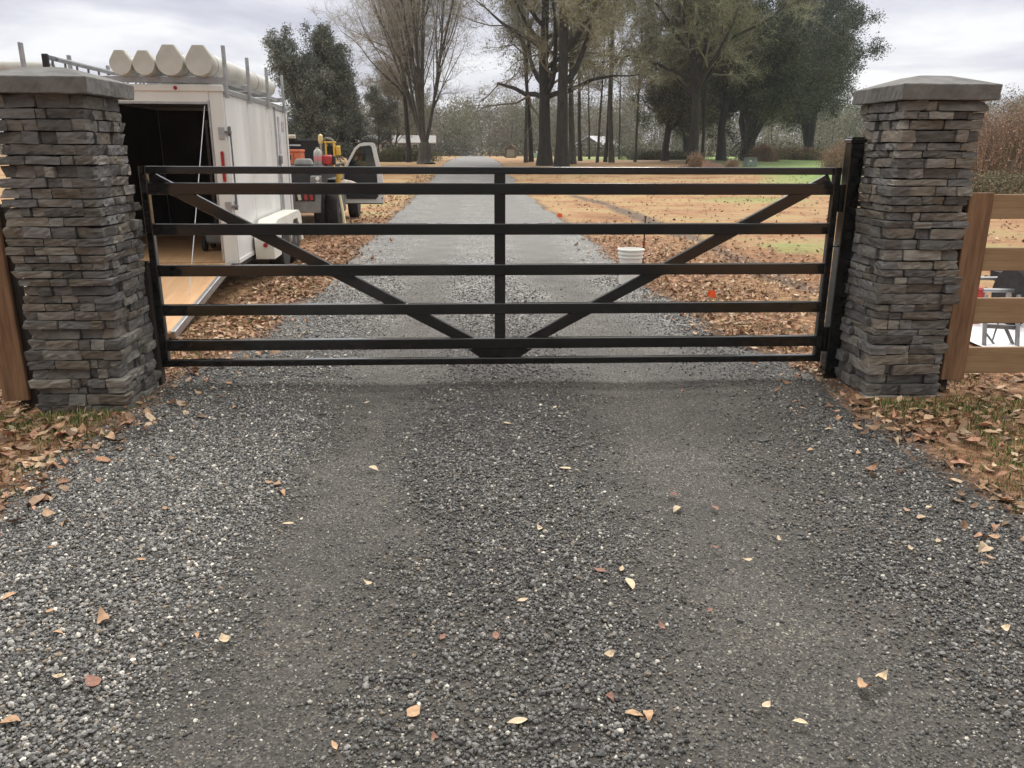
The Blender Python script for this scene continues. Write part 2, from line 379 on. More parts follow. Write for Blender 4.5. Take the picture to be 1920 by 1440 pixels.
# driveway
TRK = ((-.78, .30), (1.0, .40))
def track(X, Y):
    c = road_c(Y)+.05*np.sin(Y*.7)
    k = 0*X
    for t, h in TRK:
        k = np.maximum(k, 1-sstep(h*.1, h*1.75, np.abs(X-c-t)+.42*(fbm(X, Y, .6, 21)-.5)+.12*(fbm(X, Y, .09, 22)-.5)))
    return k
def driveway_material():
    global nt, N
    m = bpy.data.materials.new('gravel_driveway'); m.use_nodes = True; nt = m.node_tree; N = nt.nodes
    b = N['Principled BSDF']; b.inputs['Specular IOR Level'].default_value = .4
    t = N.new('ShaderNodeTexCoord'); a = N.new('ShaderNodeAttribute'); a.attribute_name = 'tone'
    sp = N.new('ShaderNodeSeparateColor'); lk(a.outputs['Color'], sp.inputs[0])
    def noise(s, d=6, r=.6):
        n = N.new('ShaderNodeTexNoise'); n.inputs['Scale'].default_value = s; n.inputs['Detail'].default_value = d; n.inputs['Roughness'].default_value = r
        lk(t.outputs['Object'], n.inputs['Vector']); return n.outputs['Fac']
    def ramp(f, st):
        r = N.new('ShaderNodeValToRGB'); lk(f, r.inputs[0])
        r.color_ramp.elements[0].position = st[0][0]; r.color_ramp.elements[0].color = (*st[0][1], 1)
        r.color_ramp.elements[1].position = st[-1][0]; r.color_ramp.elements[1].color = (*st[-1][1], 1)
        for p, c in st[1:-1]: e = r.color_ramp.elements.new(p); e.color = (*c, 1)
        return r.outputs[0]
    def mixc(f, A, B, bt='MIX'):
        q = N.new('ShaderNodeMix'); q.data_type = 'RGBA'; q.blend_type = bt
        if isinstance(f, float): q.inputs['Factor'].default_value = f
        else: lk(f, q.inputs['Factor'])
        lk(A, q.inputs['A']); lk(B, q.inputs['B']); return q.outputs['Result']
    v = N.new('ShaderNodeTexVoronoi'); v.inputs['Scale'].default_value = 55; lk(t.outputs['Object'], v.inputs['Vector'])
    hs = N.new('ShaderNodeSeparateColor'); lk(v.outputs['Color'], hs.inputs[0])
    stones = ramp(hs.outputs[0], [(.0, (.04, .038, .036)), (.45, (.11, .106, .10)), (.8, (.24, .235, .22)), (1., (.50, .49, .45))])
    soilc = ramp(noise(40, 6, .7), [(.3, (.026, .022, .018)), (.7, (.085, .074, .060))])
    stones = mixc(sp.outputs[2], soilc, stones)
    v2 = N.new('ShaderNodeTexVoronoi'); v2.inputs['Scale'].default_value = 130; lk(t.outputs['Object'], v2.inputs['Vector'])
    h2 = N.new('ShaderNodeSeparateColor'); lk(v2.outputs['Color'], h2.inputs[0])
    grit = ramp(h2.outputs[1], [(.0, (.036, .031, .026)), (.6, (.080, .072, .060)), (.93, (.135, .124, .105)), (1., (.30, .28, .23))])
    c = mixc(sp.outputs[0], stones, grit)
    blot = ramp(noise(1.6, 6), [(.35, (.72, .72, .72)), (.65, (1.25, 1.24, 1.2))])
    c = mixc(1.0, c, blot, 'MULTIPLY')
    dry = N.new('ShaderNodeRGB'); dry.outputs[0].default_value = (.19, .184, .172, 1)
    c = mixc(mth('MULTIPLY', sp.outputs[1], .75), c, dry.outputs[0])
    lk(c, b.inputs['Base Color'])
    rr = N.new('ShaderNodeMapRange'); lk(noise(3, 5), rr.inputs[0]); rr.inputs[3].default_value = .45; rr.inputs[4].default_value = .85; lk(rr.outputs[0], b.inputs['Roughness'])
    bp = N.new('ShaderNodeBump'); bp.inputs['Strength'].default_value = .9; bp.inputs['Distance'].default_value = .008
    hgt = mth('SUBTRACT', mth('MULTIPLY', noise(30, 6, .7), 1.2), v.outputs['Distance'])
    lk(hgt, bp.inputs['Height']); lk(bp.outputs[0], b.inputs['Normal'])
    return m
us = np.linspace(-1, 1, 61); yd = grid_axis(-40, 175, 15, .12, 1.05)
U_, Y_ = np.meshgrid(us, yd); X_ = road_c(Y_)+U_*(road_h(Y_)+.16*(fbm(Y_*1.0, U_*0+np.sign(U_)*7, .5, 12)-.5))
Zd = terr(X_, Y_)+.012-.014*track(X_, Y_)-.012*np.abs(U_)**6
dryness = np.clip(sstep(2, 12, Y_)*(.35+.65*track(X_, Y_))+.25*sstep(10, 30, Y_), 0, 1)
V = np.stack([X_.ravel(), Y_.ravel(), Zd.ravel()], 1); nx = 61
i = (np.arange(len(yd)-1)[:, None]*nx+np.arange(nx-1)[None]).ravel()
tag(np_mesh('driveway', V, [np.stack([i, i+1, i+nx+1, i+nx], 1)], driveway_material(),
    color=np.stack([track(X_, Y_).ravel(), dryness.ravel(), sstep(-.8, 3.5, Y_+.6*(fbm(X_, Y_, .8, 55)-.5)).ravel()], 1), smooth=True), kind='structure')

# ------------------------------------------------------------------ loose gravel (real stones)
def ico():
    p = (1+5**.5)/2
    V = np.array([(-1, p, 0), (1, p, 0), (-1, -p, 0), (1, -p, 0), (0, -1, p), (0, 1, p), (0, -1, -p), (0, 1, -p), (p, 0, -1), (p, 0, 1), (-p, 0, -1), (-p, 0, 1)], float)
    F = np.array([(0, 11, 5), (0, 5, 1), (0, 1, 7), (0, 7, 10), (0, 10, 11), (1, 5, 9), (5, 11, 4), (11, 10, 2), (10, 7, 6), (7, 1, 8), (3, 9, 4), (3, 4, 2), (3, 2, 6), (3, 6, 8), (3, 8, 9), (4, 9, 5), (2, 4, 11), (6, 2, 10), (8, 6, 7), (9, 8, 1)])
    return V/np.linalg.norm(V[0]), F
IV, IF = ico()
def rand_rot(n, r, tilt=1.0):
    az = r.uniform(0, 2*np.pi, n); t = r.normal(0, tilt, n); p = r.uniform(0, 2*np.pi, n)
    ca, sa = np.cos(az), np.sin(az); M = np.zeros((n, 3, 3)); M[:, 0, 0] = ca; M[:, 0, 1] = -sa; M[:, 1, 0] = sa; M[:, 1, 1] = ca; M[:, 2, 2] = 1
    ax = np.stack([np.cos(p), np.sin(p), 0*p], 1); c, s = np.cos(t), np.sin(t)
    K = np.zeros((n, 3, 3)); K[:, 0, 2] = ax[:, 1]; K[:, 1, 2] = -ax[:, 0]; K[:, 2, 0] = -ax[:, 1]; K[:, 2, 1] = ax[:, 0]
    Rm = np.eye(3)+s[:, None, None]*K+(1-c)[:, None, None]*(K@K)
    return Rm@M
OV = np.array([(1, 0, 0), (-1, 0, 0), (0, 1, 0), (0, -1, 0), (0, 0, 1), (0, 0, -1)], float)
OF = np.array([(0, 2, 4), (2, 1, 4), (1, 3, 4), (3, 0, 4), (2, 0, 5), (1, 2, 5), (3, 1, 5), (0, 3, 5)])
def gravel():
    r = np.random.default_rng(11); parts = []
    pal = np.array([(.075, .077, .078), (.135, .138, .138), (.24, .242, .236), (.56, .55, .50), (.20, .17, .13)])*.94
    for kind, n, BV, BF in (('stone', 1000000, IV, IF), ('grit', 1500000, OV, OF)):
        y = r.uniform(-4.7, 8, n); wy = np.where(y < -.8, 1.0, np.exp(-np.clip(y+.8, 0, 20)/2.6))*(1-sstep(4.5, 8, y)); ky = r.uniform(0, 1, n) < wy; y = y[ky]; n = len(y)
        x = r.uniform(-3.2, 3.2, n)
        off = np.abs(x-road_c(y))-road_h(y); tr = track(x, y); left = sstep(.75, 1.3, -x+.3*(fbm(x, y, .7, 5)-.5))
        cl = fbm(x, y, .35, 31); nearpost = np.exp(-(y/.55)**2)
        if kind == 'stone':
            dens = (1.15+.45*left+.5*(cl-.5))*(1-.80*tr)
            bare = sstep(.3, .6, fbm(x, y, .9, 41))*sstep(.1, .6, x)*sstep(-3.0, -1.6, y)*(1-sstep(1.7, 2.2, x)); bare = np.maximum(bare, sstep(-1.3, -.5, y)*.6); dens *= 1-.8*bare
        else:
            dens = (.30+.45*tr)*(1-.5*left)*(.55+.9*fbm(x, y, .25, 61))
        dens *= 1-sstep(-.3, .35, off+.6*(fbm(x, y, .4, 8)-.5))
        keep = r.uniform(0, 1, n) < dens*.62
        x, y, tr, left = [q[keep] for q in (x, y, tr, left)]; m = len(x)
        if kind == 'stone': size = np.clip(r.lognormal(np.log(.0049), .36, m), .0032, .0125)*(1+.35*sstep(-.5, 4, y))*(1-.3*tr)
        else: size = r.uniform(.0013, .0036, m)*(1+.5*sstep(-.5, 4, y))
        sh = np.stack([r.uniform(.85, 1.4, m), r.uniform(.75, 1.1, m), r.uniform(.6, .95, m)], 1)*size[:, None]
        k = len(BV); V = BV[None]*(1+r.normal(0, .15, (m, k, 1)))*sh[:, None, :]
        V = np.einsum('nij,nkj->nki', rand_rot(m, r, .5), V)
        zb = terr(x, y)+.012-.014*tr-.012*np.clip(np.abs((x-road_c(y))/road_h(y)), 0, 1)**6
        V += np.stack([x, y, zb+size*r.uniform(.05, .9, m)*(1-.5*tr)], 1)[:, None, :]
        if kind == 'stone': base = r.choice(5, m, p=[.40, .32, .20, .035, .045])
        else: base = r.choice(5, m, p=[.36, .34, .20, .04, .06])
        c = pal[base]*np.array([1.06, 1.0, .93])*r.uniform(.65, 1.3, (m, 1))*(1+.5*left[:, None])
        parts.append((V.reshape(-1, 3), None, (BF[None]+k*np.arange(m)[:, None, None]).reshape(-1, 3), np.repeat(c, k, 0)))
        print(kind, m)
    V, F, C = merge(parts)
    o = np_mesh('gravel', V, F, M_peb, color=C)
    tag(o, 'loose grey crushed stone covering the driveway either side of the wheel tracks', 'gravel', kind='stuff')
def merge(parts):
    V = []; F4 = []; F3 = []; Cc = []; b = 0
    for v, f4, f3, c in parts:
        V.append(v); Cc.append(c if c.ndim == 2 else np.tile(c, (len(v), 1)))
        if f4 is not None and len(f4): F4.append(f4+b)
        if f3 is not None and len(f3): F3.append(f3+b)
        b += len(v)
    return np.concatenate(V), [np.concatenate(q) for q in (F4, F3) if q], np.concatenate(Cc)
gravel()

# ------------------------------------------------------------------ fallen leaves
_T = [(.0, 0), (.14, .13), (.34, .25), (.58, .25), (.80, .14), (1.0, 0)]
LV = [(0, 0, 0)]
for t_, w_ in _T[1:-1]: LV += [(t_, w_, 0), (t_, 0, 0), (t_, -w_, 0)]
LV.append((1.03, 0, 0)); LV = np.array(LV); NL = len(LV)
LF3 = np.array([(0, 2, 1), (0, 3, 2), (NL-4, NL-3, NL-1), (NL-3, NL-2, NL-1)])
LF4 = np.array([q for k in range(3) for q in ((1+3*k, 2+3*k, 5+3*k, 4+3*k), (2+3*k, 3+3*k, 6+3*k, 5+3*k))])
def leaf_verts(n, r, size, wid, curl, fold):
    V = np.repeat((LV-np.array([.5, 0, 0]))[None], n, 0)
    V[:, :, 1] *= wid[:, None]
    V[:, :, 2] = np.abs(V[:, :, 1])*fold[:, None] + curl[:, None]*(V[:, :, 0]**2)*1.2 + .25*curl[:, None]*V[:, :, 0]*V[:, :, 1]*4
    V += r.normal(0, .012, V.shape)
    return V*size[:, None, None]
def leaf_field(name, label, x, y, size, pal, r, zlift=.01, tilt=.3, kindlab='leaf litter', wide=(.7, 1.3)):
    n = len(x)
    V = leaf_verts(n, r, size, r.uniform(*wide, n), r.normal(0, .9, n), r.uniform(-.1, .7, n))
    V = np.einsum('nij,nkj->nki', rand_rot(n, r, tilt), V)
    V += np.stack([x, y, terr(x, y)+zlift+r.uniform(0, .02, n)], 1)[:, None, :]
    c = pal[r.integers(0, len(pal), n)]*r.uniform(.65, 1.25, (n, 1))
    b = NL*np.arange(n)[:, None, None]
    o = np_mesh(name, V.reshape(-1, 3), [(LF3[None]+b).reshape(-1, 3), (LF4[None]+b).reshape(-1, 4)], M_leaf, color=np.repeat(c, NL, 0))
    return tag(o, label, kindlab, kind='stuff')
PALL = np.array([(.42, .26, .15), (.50, .34, .21), (.33, .18, .10), (.56, .42, .28), (.20, .11, .065), (.30, .20, .13), (.44, .25, .16)])
def litter(side, n0, label):
    n0 = int(n0*1.35)
    r = np.random.default_rng(50+side)
    d = np.abs(r.normal(0, 1.6, n0)); y = r.uniform(-4.6, 14, n0)
    x = road_c(y)+side*(road_h(y)+d-.12-.35*(r.uniform(0, 1, n0) < .12))
    p = .35+.9*(fbm(x, y, .7, 15)-.3); p = np.where(y > 6, p*np.exp(-(y-6)/4), p)
    p = np.where((y < 0) & (fbm(x, y, .5, 77) < .42), p*.25, p)
    p = np.where(d < .15, p*.35, p)
    inp = ((np.abs(np.abs(x)-2.8) < .32) & (y > -.62) & (y < .08)) | ((x > 4.1) & (y > .7) & (y < 2.3)) | ((x < -2.9) & (y > 1.2) & (y < 9)); p = np.where(inp, 0, p)
    k = r.uniform(0, 1, n0) < p; x, y = x[k], y[k]; n = len(x)
    leaf_field('leaf_litter', label, x, y, np.clip(r.lognormal(np.log(.062), .3, n), .03, .12), PALL, r, tilt=.38)
litter(-1, 15000, 'brown fallen leaves matted on the ground along the left edge of the driveway')
litter(1, 15000, 'brown fallen leaves matted on the ground along the right edge of the driveway')
def leaf_far():
    r = np.random.default_rng(66); n = 5200
    y = r.uniform(2, 40, n); x = np.where(r.uniform(size=n) < .7, r.uniform(2.2, 22, n), r.uniform(-3.4, -2.2, n)); 
    leaf_field('leaf_scatter', 'thin scatter of brown leaves over the dry lawn beyond the gate', x, y, r.uniform(.05, .12, n), PALL*.8, r, tilt=.4)
leaf_far()

# single leaves on the gravel
LSPOT = [(-1.175,-1.949),(-1.942,-2.974),(-1.731,-3.099),(-1.513,-3.16),(-1.639,-3.231),(-1.635,-2.224),(-1.75,-.668),(-1.021,-2.404),(-1.554,-2.715),(-1.391,-3.518),(-1.513,-3.489),(-1.552,-3.696),(-1.038,-3.309),(-1.146,-3.267),(-.573,-3.841),(-.592,-2.944),(-.359,-3.704),(-.29,-3.823),(-.285,-3.319),(-.099,-3.32),(.008,-3.092),(.335,-2.879),(.422,-2.882),(.435,-2.986),(.276,-3.449),(.247,-3.659),(.31,-3.74),(.35,-3.741),(-.047,-3.76),(.809,-2.157),(.972,-2.315),(.853,-2.706),(.718,-3.721),(.695,-3.192),(1.159,-2.646),(.797,-3.795),(1.063,-3.647),(1.69,-2.75),(1.875,-2.38),(1.999,-2.344),(1.709,-3.353),(2.103,-2.674),(1.986,-1.65),(1.742,-1.575),(.494,-3.286),(-.713,-1.756),(.029,-1.053),(.314,-1.795),(.358,-.746),(.793,-2.308),(.957,-2.826),(1.297,-.419),(1.133,-3.611),(1.849,-2.698),(-1.13,-2.05),(-1.22,-1.93),(-1.33,-1.2),(-.9,-.6),(-2.02,-3.4),(.12,-2.5)]
r_ = np.random.default_rng(5)
LK = [((.60, .47, .31), 'pale tan dry leaf lying flat on the driveway gravel in front of the gate', 'pale tan leaves on the driveway'),
      ((.46, .29, .17), 'orange-brown curled dry leaf lying on the driveway gravel in front of the gate', 'orange-brown leaves on the driveway'),
      ((.27, .14, .10), 'small dark reddish dry leaf lying on the driveway gravel in front of the gate', 'dark reddish leaves on the driveway')]
for q, (x, y) in enumerate(LSPOT):
    k = [0, 1, 0, 1, 1, 2][int(r_.integers(0, 6))]; c0, lb, gp = LK[k]
    sz = float(r_.uniform(.04, .068)) * (.8 if k == 2 else 1)
    if q in (3, 9, 23): sz = .085
    V = leaf_verts(1, r_, np.array([sz]), r_.uniform(.7, 1.4, 1), r_.normal(.2, .6, 1), r_.uniform(.0, .6, 1))
    V = np.einsum('nij,nkj->nki', rand_rot(1, r_, .13), V)[0]
    c = np.array(c0)*r_.uniform(.8, 1.15)
    o = np_mesh('fallen_leaf', V, [LF3, LF4], M_leaf, smooth=True, color=np.tile(c, (NL, 1)), loc=(x, y, tz(x, y)+.023))
    tag(o, lb, 'leaf', gp)

# ------------------------------------------------------------------ grass
def grass(name, label, x, y, h, pal, r, wd=.0035):
    n = len(x); a = r.uniform(0, 2*np.pi, n); lean = r.normal(0, .45, n)*h
    px, py = np.cos(a), np.sin(a); qx, qy = -py*wd, px*wd; z = terr(x, y)-.005
    V = np.zeros((n, 5, 3))
    V[:, 0] = np.stack([x-qx, y-qy, z], 1); V[:, 1] = np.stack([x+qx, y+qy, z], 1)
    mxx, myy = x+px*lean*.35, y+py*lean*.35
    V[:, 2] = np.stack([mxx+qx*.7, myy+qy*.7, z+h*.6], 1); V[:, 3] = np.stack([mxx-qx*.7, myy-qy*.7, z+h*.6], 1)
    V[:, 4] = np.stack([x+px*lean, y+py*lean, z+h*.95], 1)
    b = 5*np.arange(n)[:, None]
    c = pal[r.integers(0, len(pal), n)]*r.uniform(.7, 1.25, (n, 1))
    o = np_mesh(name, V.reshape(-1, 3), [np.array([[0, 1, 2, 3]])+b, np.array([[3, 2, 4]])+b], M_fol, color=np.repeat(c, 5, 0))
    return tag(o, label, 'grass', kind='stuff')
PG = np.array([(.07, .13, .03), (.10, .17, .04), (.15, .19, .06), (.30, .24, .11), (.40, .31, .17)])
for side, lb in ((-1, 'short patchy green and straw grass around the foot of the left stone pillar'), (1, 'short patchy green and straw grass around the foot of the right stone pillar')):
    r = np.random.default_rng(70+side); n = 36000
    d = np.abs(r.normal(0, .9, n)); y = np.concatenate([r.uniform(-4.2, .3, n*3//4), r.uniform(.3, 5, n//4)]); x = road_c(y)+side*(road_h(y)+d-.02)
    p = sstep(.42, .62, fbm(x, y, .45, 90+side))*.8+.15
    p = np.maximum(p, .9*np.exp(-((y+.75)/.22)**2)*(d > .25))
    p *= sstep(0, .3, d)
    inp = (np.abs(np.abs(x)-2.8) < .36) & (y > -.64) & (y < .08); p = np.where(inp, 0, p)
    k = r.uniform(0, 1, n) < p
    grass('grass', lb, x[k], y[k], np.clip(r.normal(.026, .014, k.sum())+.022*np.exp(-((y[k]+.8)/.25)**2), .012, .11), PG, r)

# ------------------------------------------------------------------ stone pillars
def stone_block(r, lo, hi, face, prot):
    """one split-faced ledge stone; lo/hi are its box corners, 'face' the (axis, sign) outward faces."""
    c = (lo+hi)/2; h = (hi-lo)/2
    nx, ny, nz = [max(2, int(round(q*2/.035))) if k < 2 else 3 for k, q in enumerate(h)]
    nx, ny = min(nx, 9), min(ny, 9)
    V = []; ids = {}; F = []
    def vid(i, j, k):
        key = (i, j, k)
        if key not in ids: ids[key] = len(V); V.append([i/nx*2-1, j/ny*2-1, k/nz*2-1])
        return ids[key]
    for i in range(nx):
        for j in range(ny):
            F.append((vid(i, j, 0), vid(i, j+1, 0), vid(i+1, j+1, 0), vid(i+1, j, 0))); F.append((vid(i, j, nz), vid(i+1, j, nz), vid(i+1, j+1, nz), vid(i, j+1, nz)))
    for i in range(nx):
        for k in range(nz):
            F.append((vid(i, 0, k), vid(i+1, 0, k), vid(i+1, 0, k+1), vid(i, 0, k+1))); F.append((vid(i, ny, k), vid(i, ny, k+1), vid(i+1, ny, k+1), vid(i+1, ny, k)))
    for j in range(ny):
        for k in range(nz):
            F.append((vid(0, j, k), vid(0, j, k+1), vid(0, j+1, k+1), vid(0, j+1, k))); F.append((vid(nx, j, k), vid(nx, j+1, k), vid(nx, j+1, k+1), vid(nx, j, k+1)))
    P = np.array(V)*h
    rad = .0035                                        # softened arrises
    inner = np.clip(P, -(h-rad), h-rad); d = P-inner; ln = np.linalg.norm(d, axis=1, keepdims=True)
    P = inner+np.where(ln > 0, d/np.maximum(ln, 1e-9)*rad*np.minimum(1.0, 1), 0)*np.minimum(ln/rad*1.2, 1)
    # split face: low-frequency slope and chips
    ph = r.uniform(0, 6.28, 6); fr = r.uniform(18, 42, 3)
    rel = np.sin(P[:, 0]*fr[0]+ph[0])*np.sin(P[:, 1]*fr[1]+ph[1])*.5+np.sin((P[:, 0]+P[:, 1])*fr[2]*1.9+P[:, 2]*60+ph[2])*.35
    rel += r.normal(0, .35, len(P))
    tiltz = r.normal(.05, .2); 
    for ax, sg in face:
        on = np.clip((P[:, ax]*sg-(h[ax]-.02))/.02, 0, 1)
        P[:, ax] += sg*on*(prot+.0075*rel+tiltz*P[:, 2])
    P[:, 2] += .0016*rel + r.normal(0, .02)*P[:, 0]+r.normal(0, .02)*P[:, 1]
    return P+c, np.array(F)
STPAL = np.array([.97, .98, .98])*np.array([(.125, .118, .112), (.14, .132, .122), (.112, .108, .108), (.165, .153, .140), (.135, .120, .104), (.19, .178, .16), (.15, .13, .108), (.10, .095, .092), (.13, .126, .128)])
def pillar(x0, x1, y0, y1, seed, label, cap_over=.06, H=1.965, z0=-.06, chs=(.042, .078), bright=1.0):
    r = np.random.default_rng(seed); cx, cy = (x0+x1)/2, (y0+y1)/2
    t = thing('stone_pillar', label, 'pillar', (cx, cy, 0))
    VV = []; FF = []; CC = []; nb = 0
    hx, hy = (x1-x0)/2, (y1-y0)/2; z = z0; row = 0
    while z < H-.02:
        ch = r.uniform(*chs); ch = min(ch, H-z) if H-z-ch > .035 else H-z
        jog = r.normal(0, .006)
        # four sides; the corner stones belong alternately to the front/back and to the side faces
        for fc in range(4):
            ax = 0 if fc % 2 == 0 else 1           # running axis
            sg = -1 if fc in (0, 3) else 1          # outward sign (0 front -y, 1 right +x, 2 back +y, 3 left -x)
            run = hx if ax == 0 else hy; dep = hy if ax == 0 else hx
            own = (row+fc) % 2 == 0
            a = -run if own else -run+.085; b = run if own else run-.085
            p = a
            while p < b-.02:
                ln = r.uniform(.075, .27) if r.uniform() < .8 else r.uniform(.045, .09)
                if b-p-ln < .06: ln = b-p
                g = .0022; th = .095
                lo = np.zeros(3); hi = np.zeros(3); lo[ax] = p+g; hi[ax] = p+ln-g
                oa = 1-ax; e = r.normal(.0, .006)
                if sg < 0: lo[oa] = -dep-e; hi[oa] = -dep+th
                else: lo[oa] = dep-th; hi[oa] = dep+e
                gz = r.uniform(.0012, .003); lo[2] = z+gz; hi[2] = z+ch-gz*.6-abs(r.normal(0, .0025))
                faces = [(oa, sg)]
                if own and p == a: faces.append((ax, -1))
                if own and abs(p+ln-b) < 1e-6: faces.append((ax, 1))
                P, F = stone_block(r, lo, hi, faces, r.uniform(-.013, .019)+jog)
                col = STPAL[r.integers(0, len(STPAL))]*r.uniform(.95, 1.75)*bright
                VV.append(P); FF.append(F+nb); nb += len(P); CC.append(np.tile(col, (len(P), 1)))
                p += ln
        z += ch; row += 1
    np_mesh('stone_veneer', np.concatenate(VV), [np.concatenate(FF)], M_stone, t, color=np.concatenate(CC))
    MB().box((0, 0, (H+z0)/2-.01), (2*hx-.085, 2*hy-.085, H-z0-.02)).build('mortar_core', M_mortar, t)
    # cap: chiselled rim slab with a low pyramid top
    W2, D2 = hx+cap_over, hy+cap_over; n = 22; V = []; F = []
    ring = []
    for k in range(4):
        A = [(-W2, -D2), (W2, -D2), (W2, D2), (-W2, D2)][k]; B = [(-W2, -D2), (W2, -D2), (W2, D2), (-W2, D2)][(k+1) % 4]
        for i in range(n): f = i/n; ring.append((A[0]+(B[0]-A[0])*f, A[1]+(B[1]-A[1])*f))
    m = len(ring); lev = [(0, .975), (.006, .985), (.045, .993), (.088, 1.0), (.094, .992)]
    for h, s in lev:
        for (x, y) in ring:
            j = r.normal(0, .0016, 2) if 0 < h < .08 else r.normal(0, .0006, 2)
            V.append((x*s+j[0], y*s+j[1], H+h+r.normal(0, .0007)))
    for s, h in ((.66, .128), (.33, .16)):
        for (x, y) in ring: V.append((x*s, y*s, H+h))
    V.append((0, 0, H+.172)); top = len(V)-1
    nl = len(lev)+2
    F = [(l*m+i, l*m+(i+1) % m, (l+1)*m+(i+1) % m, (l+1)*m+i) for l in range(nl-1) for i in range(m)]
    F3 = [((nl-1)*m+i, (nl-1)*m+(i+1) % m, top) for i in range(m)]
    V.append((0, 0, H+.001)); F3 += [((i+1) % m, i, len(V)-1) for i in range(m)]
    cp = np_mesh('cap', V, [np.array(F), np.array(F3)], M_cap, t)
    return t
pillar(-3.02, -2.465, -.635, -.07, 3, 'grey stacked-stone pillar with a chiselled cap beside the white trailer', bright=.92)
pillar(2.575, 3.09, -.52, .05, 9, 'grey-brown stacked-stone pillar with a pale cap beside the gate hinge post')

# ------------------------------------------------------------------ gate
def rtube(a, b, wd, th, rad=.007, up=(0, 0, 1)):
    '''rounded rectangular steel tube from a to b; wd along up, th across.'''
    a = Vector(a); b = Vector(b); x = (b-a).normalized(); y = Vector(up).cross(x); y.normalize(); z = x.cross(y)
    pr = []
    for cx_, cy_, a0 in ((th/2-rad, wd/2-rad, 0), (-th/2+rad, wd/2-rad, 90), (-th/2+rad, -wd/2+rad, 180), (th/2-rad, -wd/2+rad, 270)):
        for k in range(6): q = R(a0+18*k); pr.append((cx_+rad*math.cos(q), cy_+rad*math.sin(q)))
    n = len(pr); V = [a+y*u+z*v for u, v in pr]+[b+y*u+z*v for u, v in pr]
    return MB().add(V, [tuple(range(n)), tuple(range(2*n-1, n-1, -1))]+[(i, i+n, (i+1) % n+n, (i+1) % n) for i in range(n)])
GW, GT, GB = 4.88, 1.542, .128
g = thing('driveway_gate', 'wide black tubular steel farm gate closed across the gravel driveway', 'gate', (0, 0, 0))
hw = GW/2; ts = .05
def rail(name, zt, hgt, y=0, dep=.05): rtube((-hw+ts+.001, y, zt-hgt/2), (hw-ts-.001, y, zt-hgt/2), hgt, dep).build(name, M_black, g)
rail('top_rail', GT, ts); rail('bottom_rail', GB+ts, ts)
for s in (-1, 1): rtube((s*(hw-ts/2), 0, GB), (s*(hw-ts/2), 0, GT), .052, ts, up=(0, 1, 0)).build('stile', M_black, g)
for zt in (1.432, 1.155, .867, .584, .325): rail('rail', zt, .079, y=.003)
MB().box((.02, .012, (GT+GB)/2), (.078, .03, GT-GB-2*ts-.002), bev=.003).build('centre_post', M_black, g)
for s in (-1, 1):
    rtube((s*(hw-ts-.02), .0145, GT-ts-.03), (s*.02+.02, .0145, GB+ts+.012), .080, .034).build('brace', M_black, g)
    MB().prism([(.02+s*.039, GB+ts), (.02+s*.15, GB+ts), (.02+s*.24, GB+ts+.062), (.02+s*.039, GB+ts+.062)], -.006, .020).build('gusset', M_black, g)
for z in (1.33, .30):
    MB().box((hw+.018, .0, z), (.034, .04, .19), bev=.004).build('hinge', M_black, g)
MB().tube([(hw-.005, 0, .99), (hw+.034, 0, .99)], .007).build('hinge_pin', M_steel, g)
for z in (GT,):
    pass
p = thing('gate_post', 'square black steel hinge post with a flat cap at the right end of the gate', 'post', (hw+.085, .005, 0))
MB().box((0, 0, .83), (.10, .10, 1.76), bev=.006).build('shaft', M_black, p)
MB().box((0, 0, 1.722), (.116, .116, .026), bev=.006).box((0, 0, 1.742), (.09, .09, .012), bev=.004).build('cap', M_black, p)
p = thing('latch_post', 'short dark post standing between the left stone pillar and the gate', 'post', (-2.49, -.0, 0))
MB().box((0, 0, .40), (.085, .085, .96), bev=.006).build('shaft', M_woodpost, p)
MB().box((.0, .0, .885), (.095, .095, .012), bev=.003).build('cap', M_black, p)

# ------------------------------------------------------------------ board fences
def fence(side, xf, label, boards, ftop, fbot, fw, wpost, yb=-.40):
    t = thing('board_fence', label, 'fence', (xf, yb, 0))
    z = -.12
    MB().box((side*(-.05), .075, .6), (.10, .10, 1.42), bev=.008).build('post', M_woodpost, t)
    MB().box((side*(-.0), -.006, (ftop+fbot)/2), (fw, .034, ftop-fbot), bev=.004).build('facing_board', M_woodv, t)
    for i, (a, b) in enumerate(boards):
        o = MB().box((side*1.62, .034, 0), (3.2, .034, a-b), bev=.004).build('rail_board', M_woodh, t, loc=(0, 0, (a+b)/2))
    MB().box((side*2.6, .105, .6), (.10, .10, 1.42), bev=.008).build('post', M_woodpost, t)
    MB().box((side*2.6, -.006, (ftop+fbot)/2), (fw, .034, ftop-fbot), bev=.004).build('facing_board', M_woodv, t)
fence(1, 3.235, 'brown four-board wooden fence joining the right stone pillar', [(1.378, 1.215), (1.02, .862), (.67, .49), (.315, .125)], 1.39, .09, .17, .1)
fence(-1, -3.26, 'brown wooden board fence at the left edge beside the stone pillar', [(1.33, 1.165), (.97, .81), (.63, .45), (.255, .09)], 1.345, .02, .17, .1, yb=-.44)

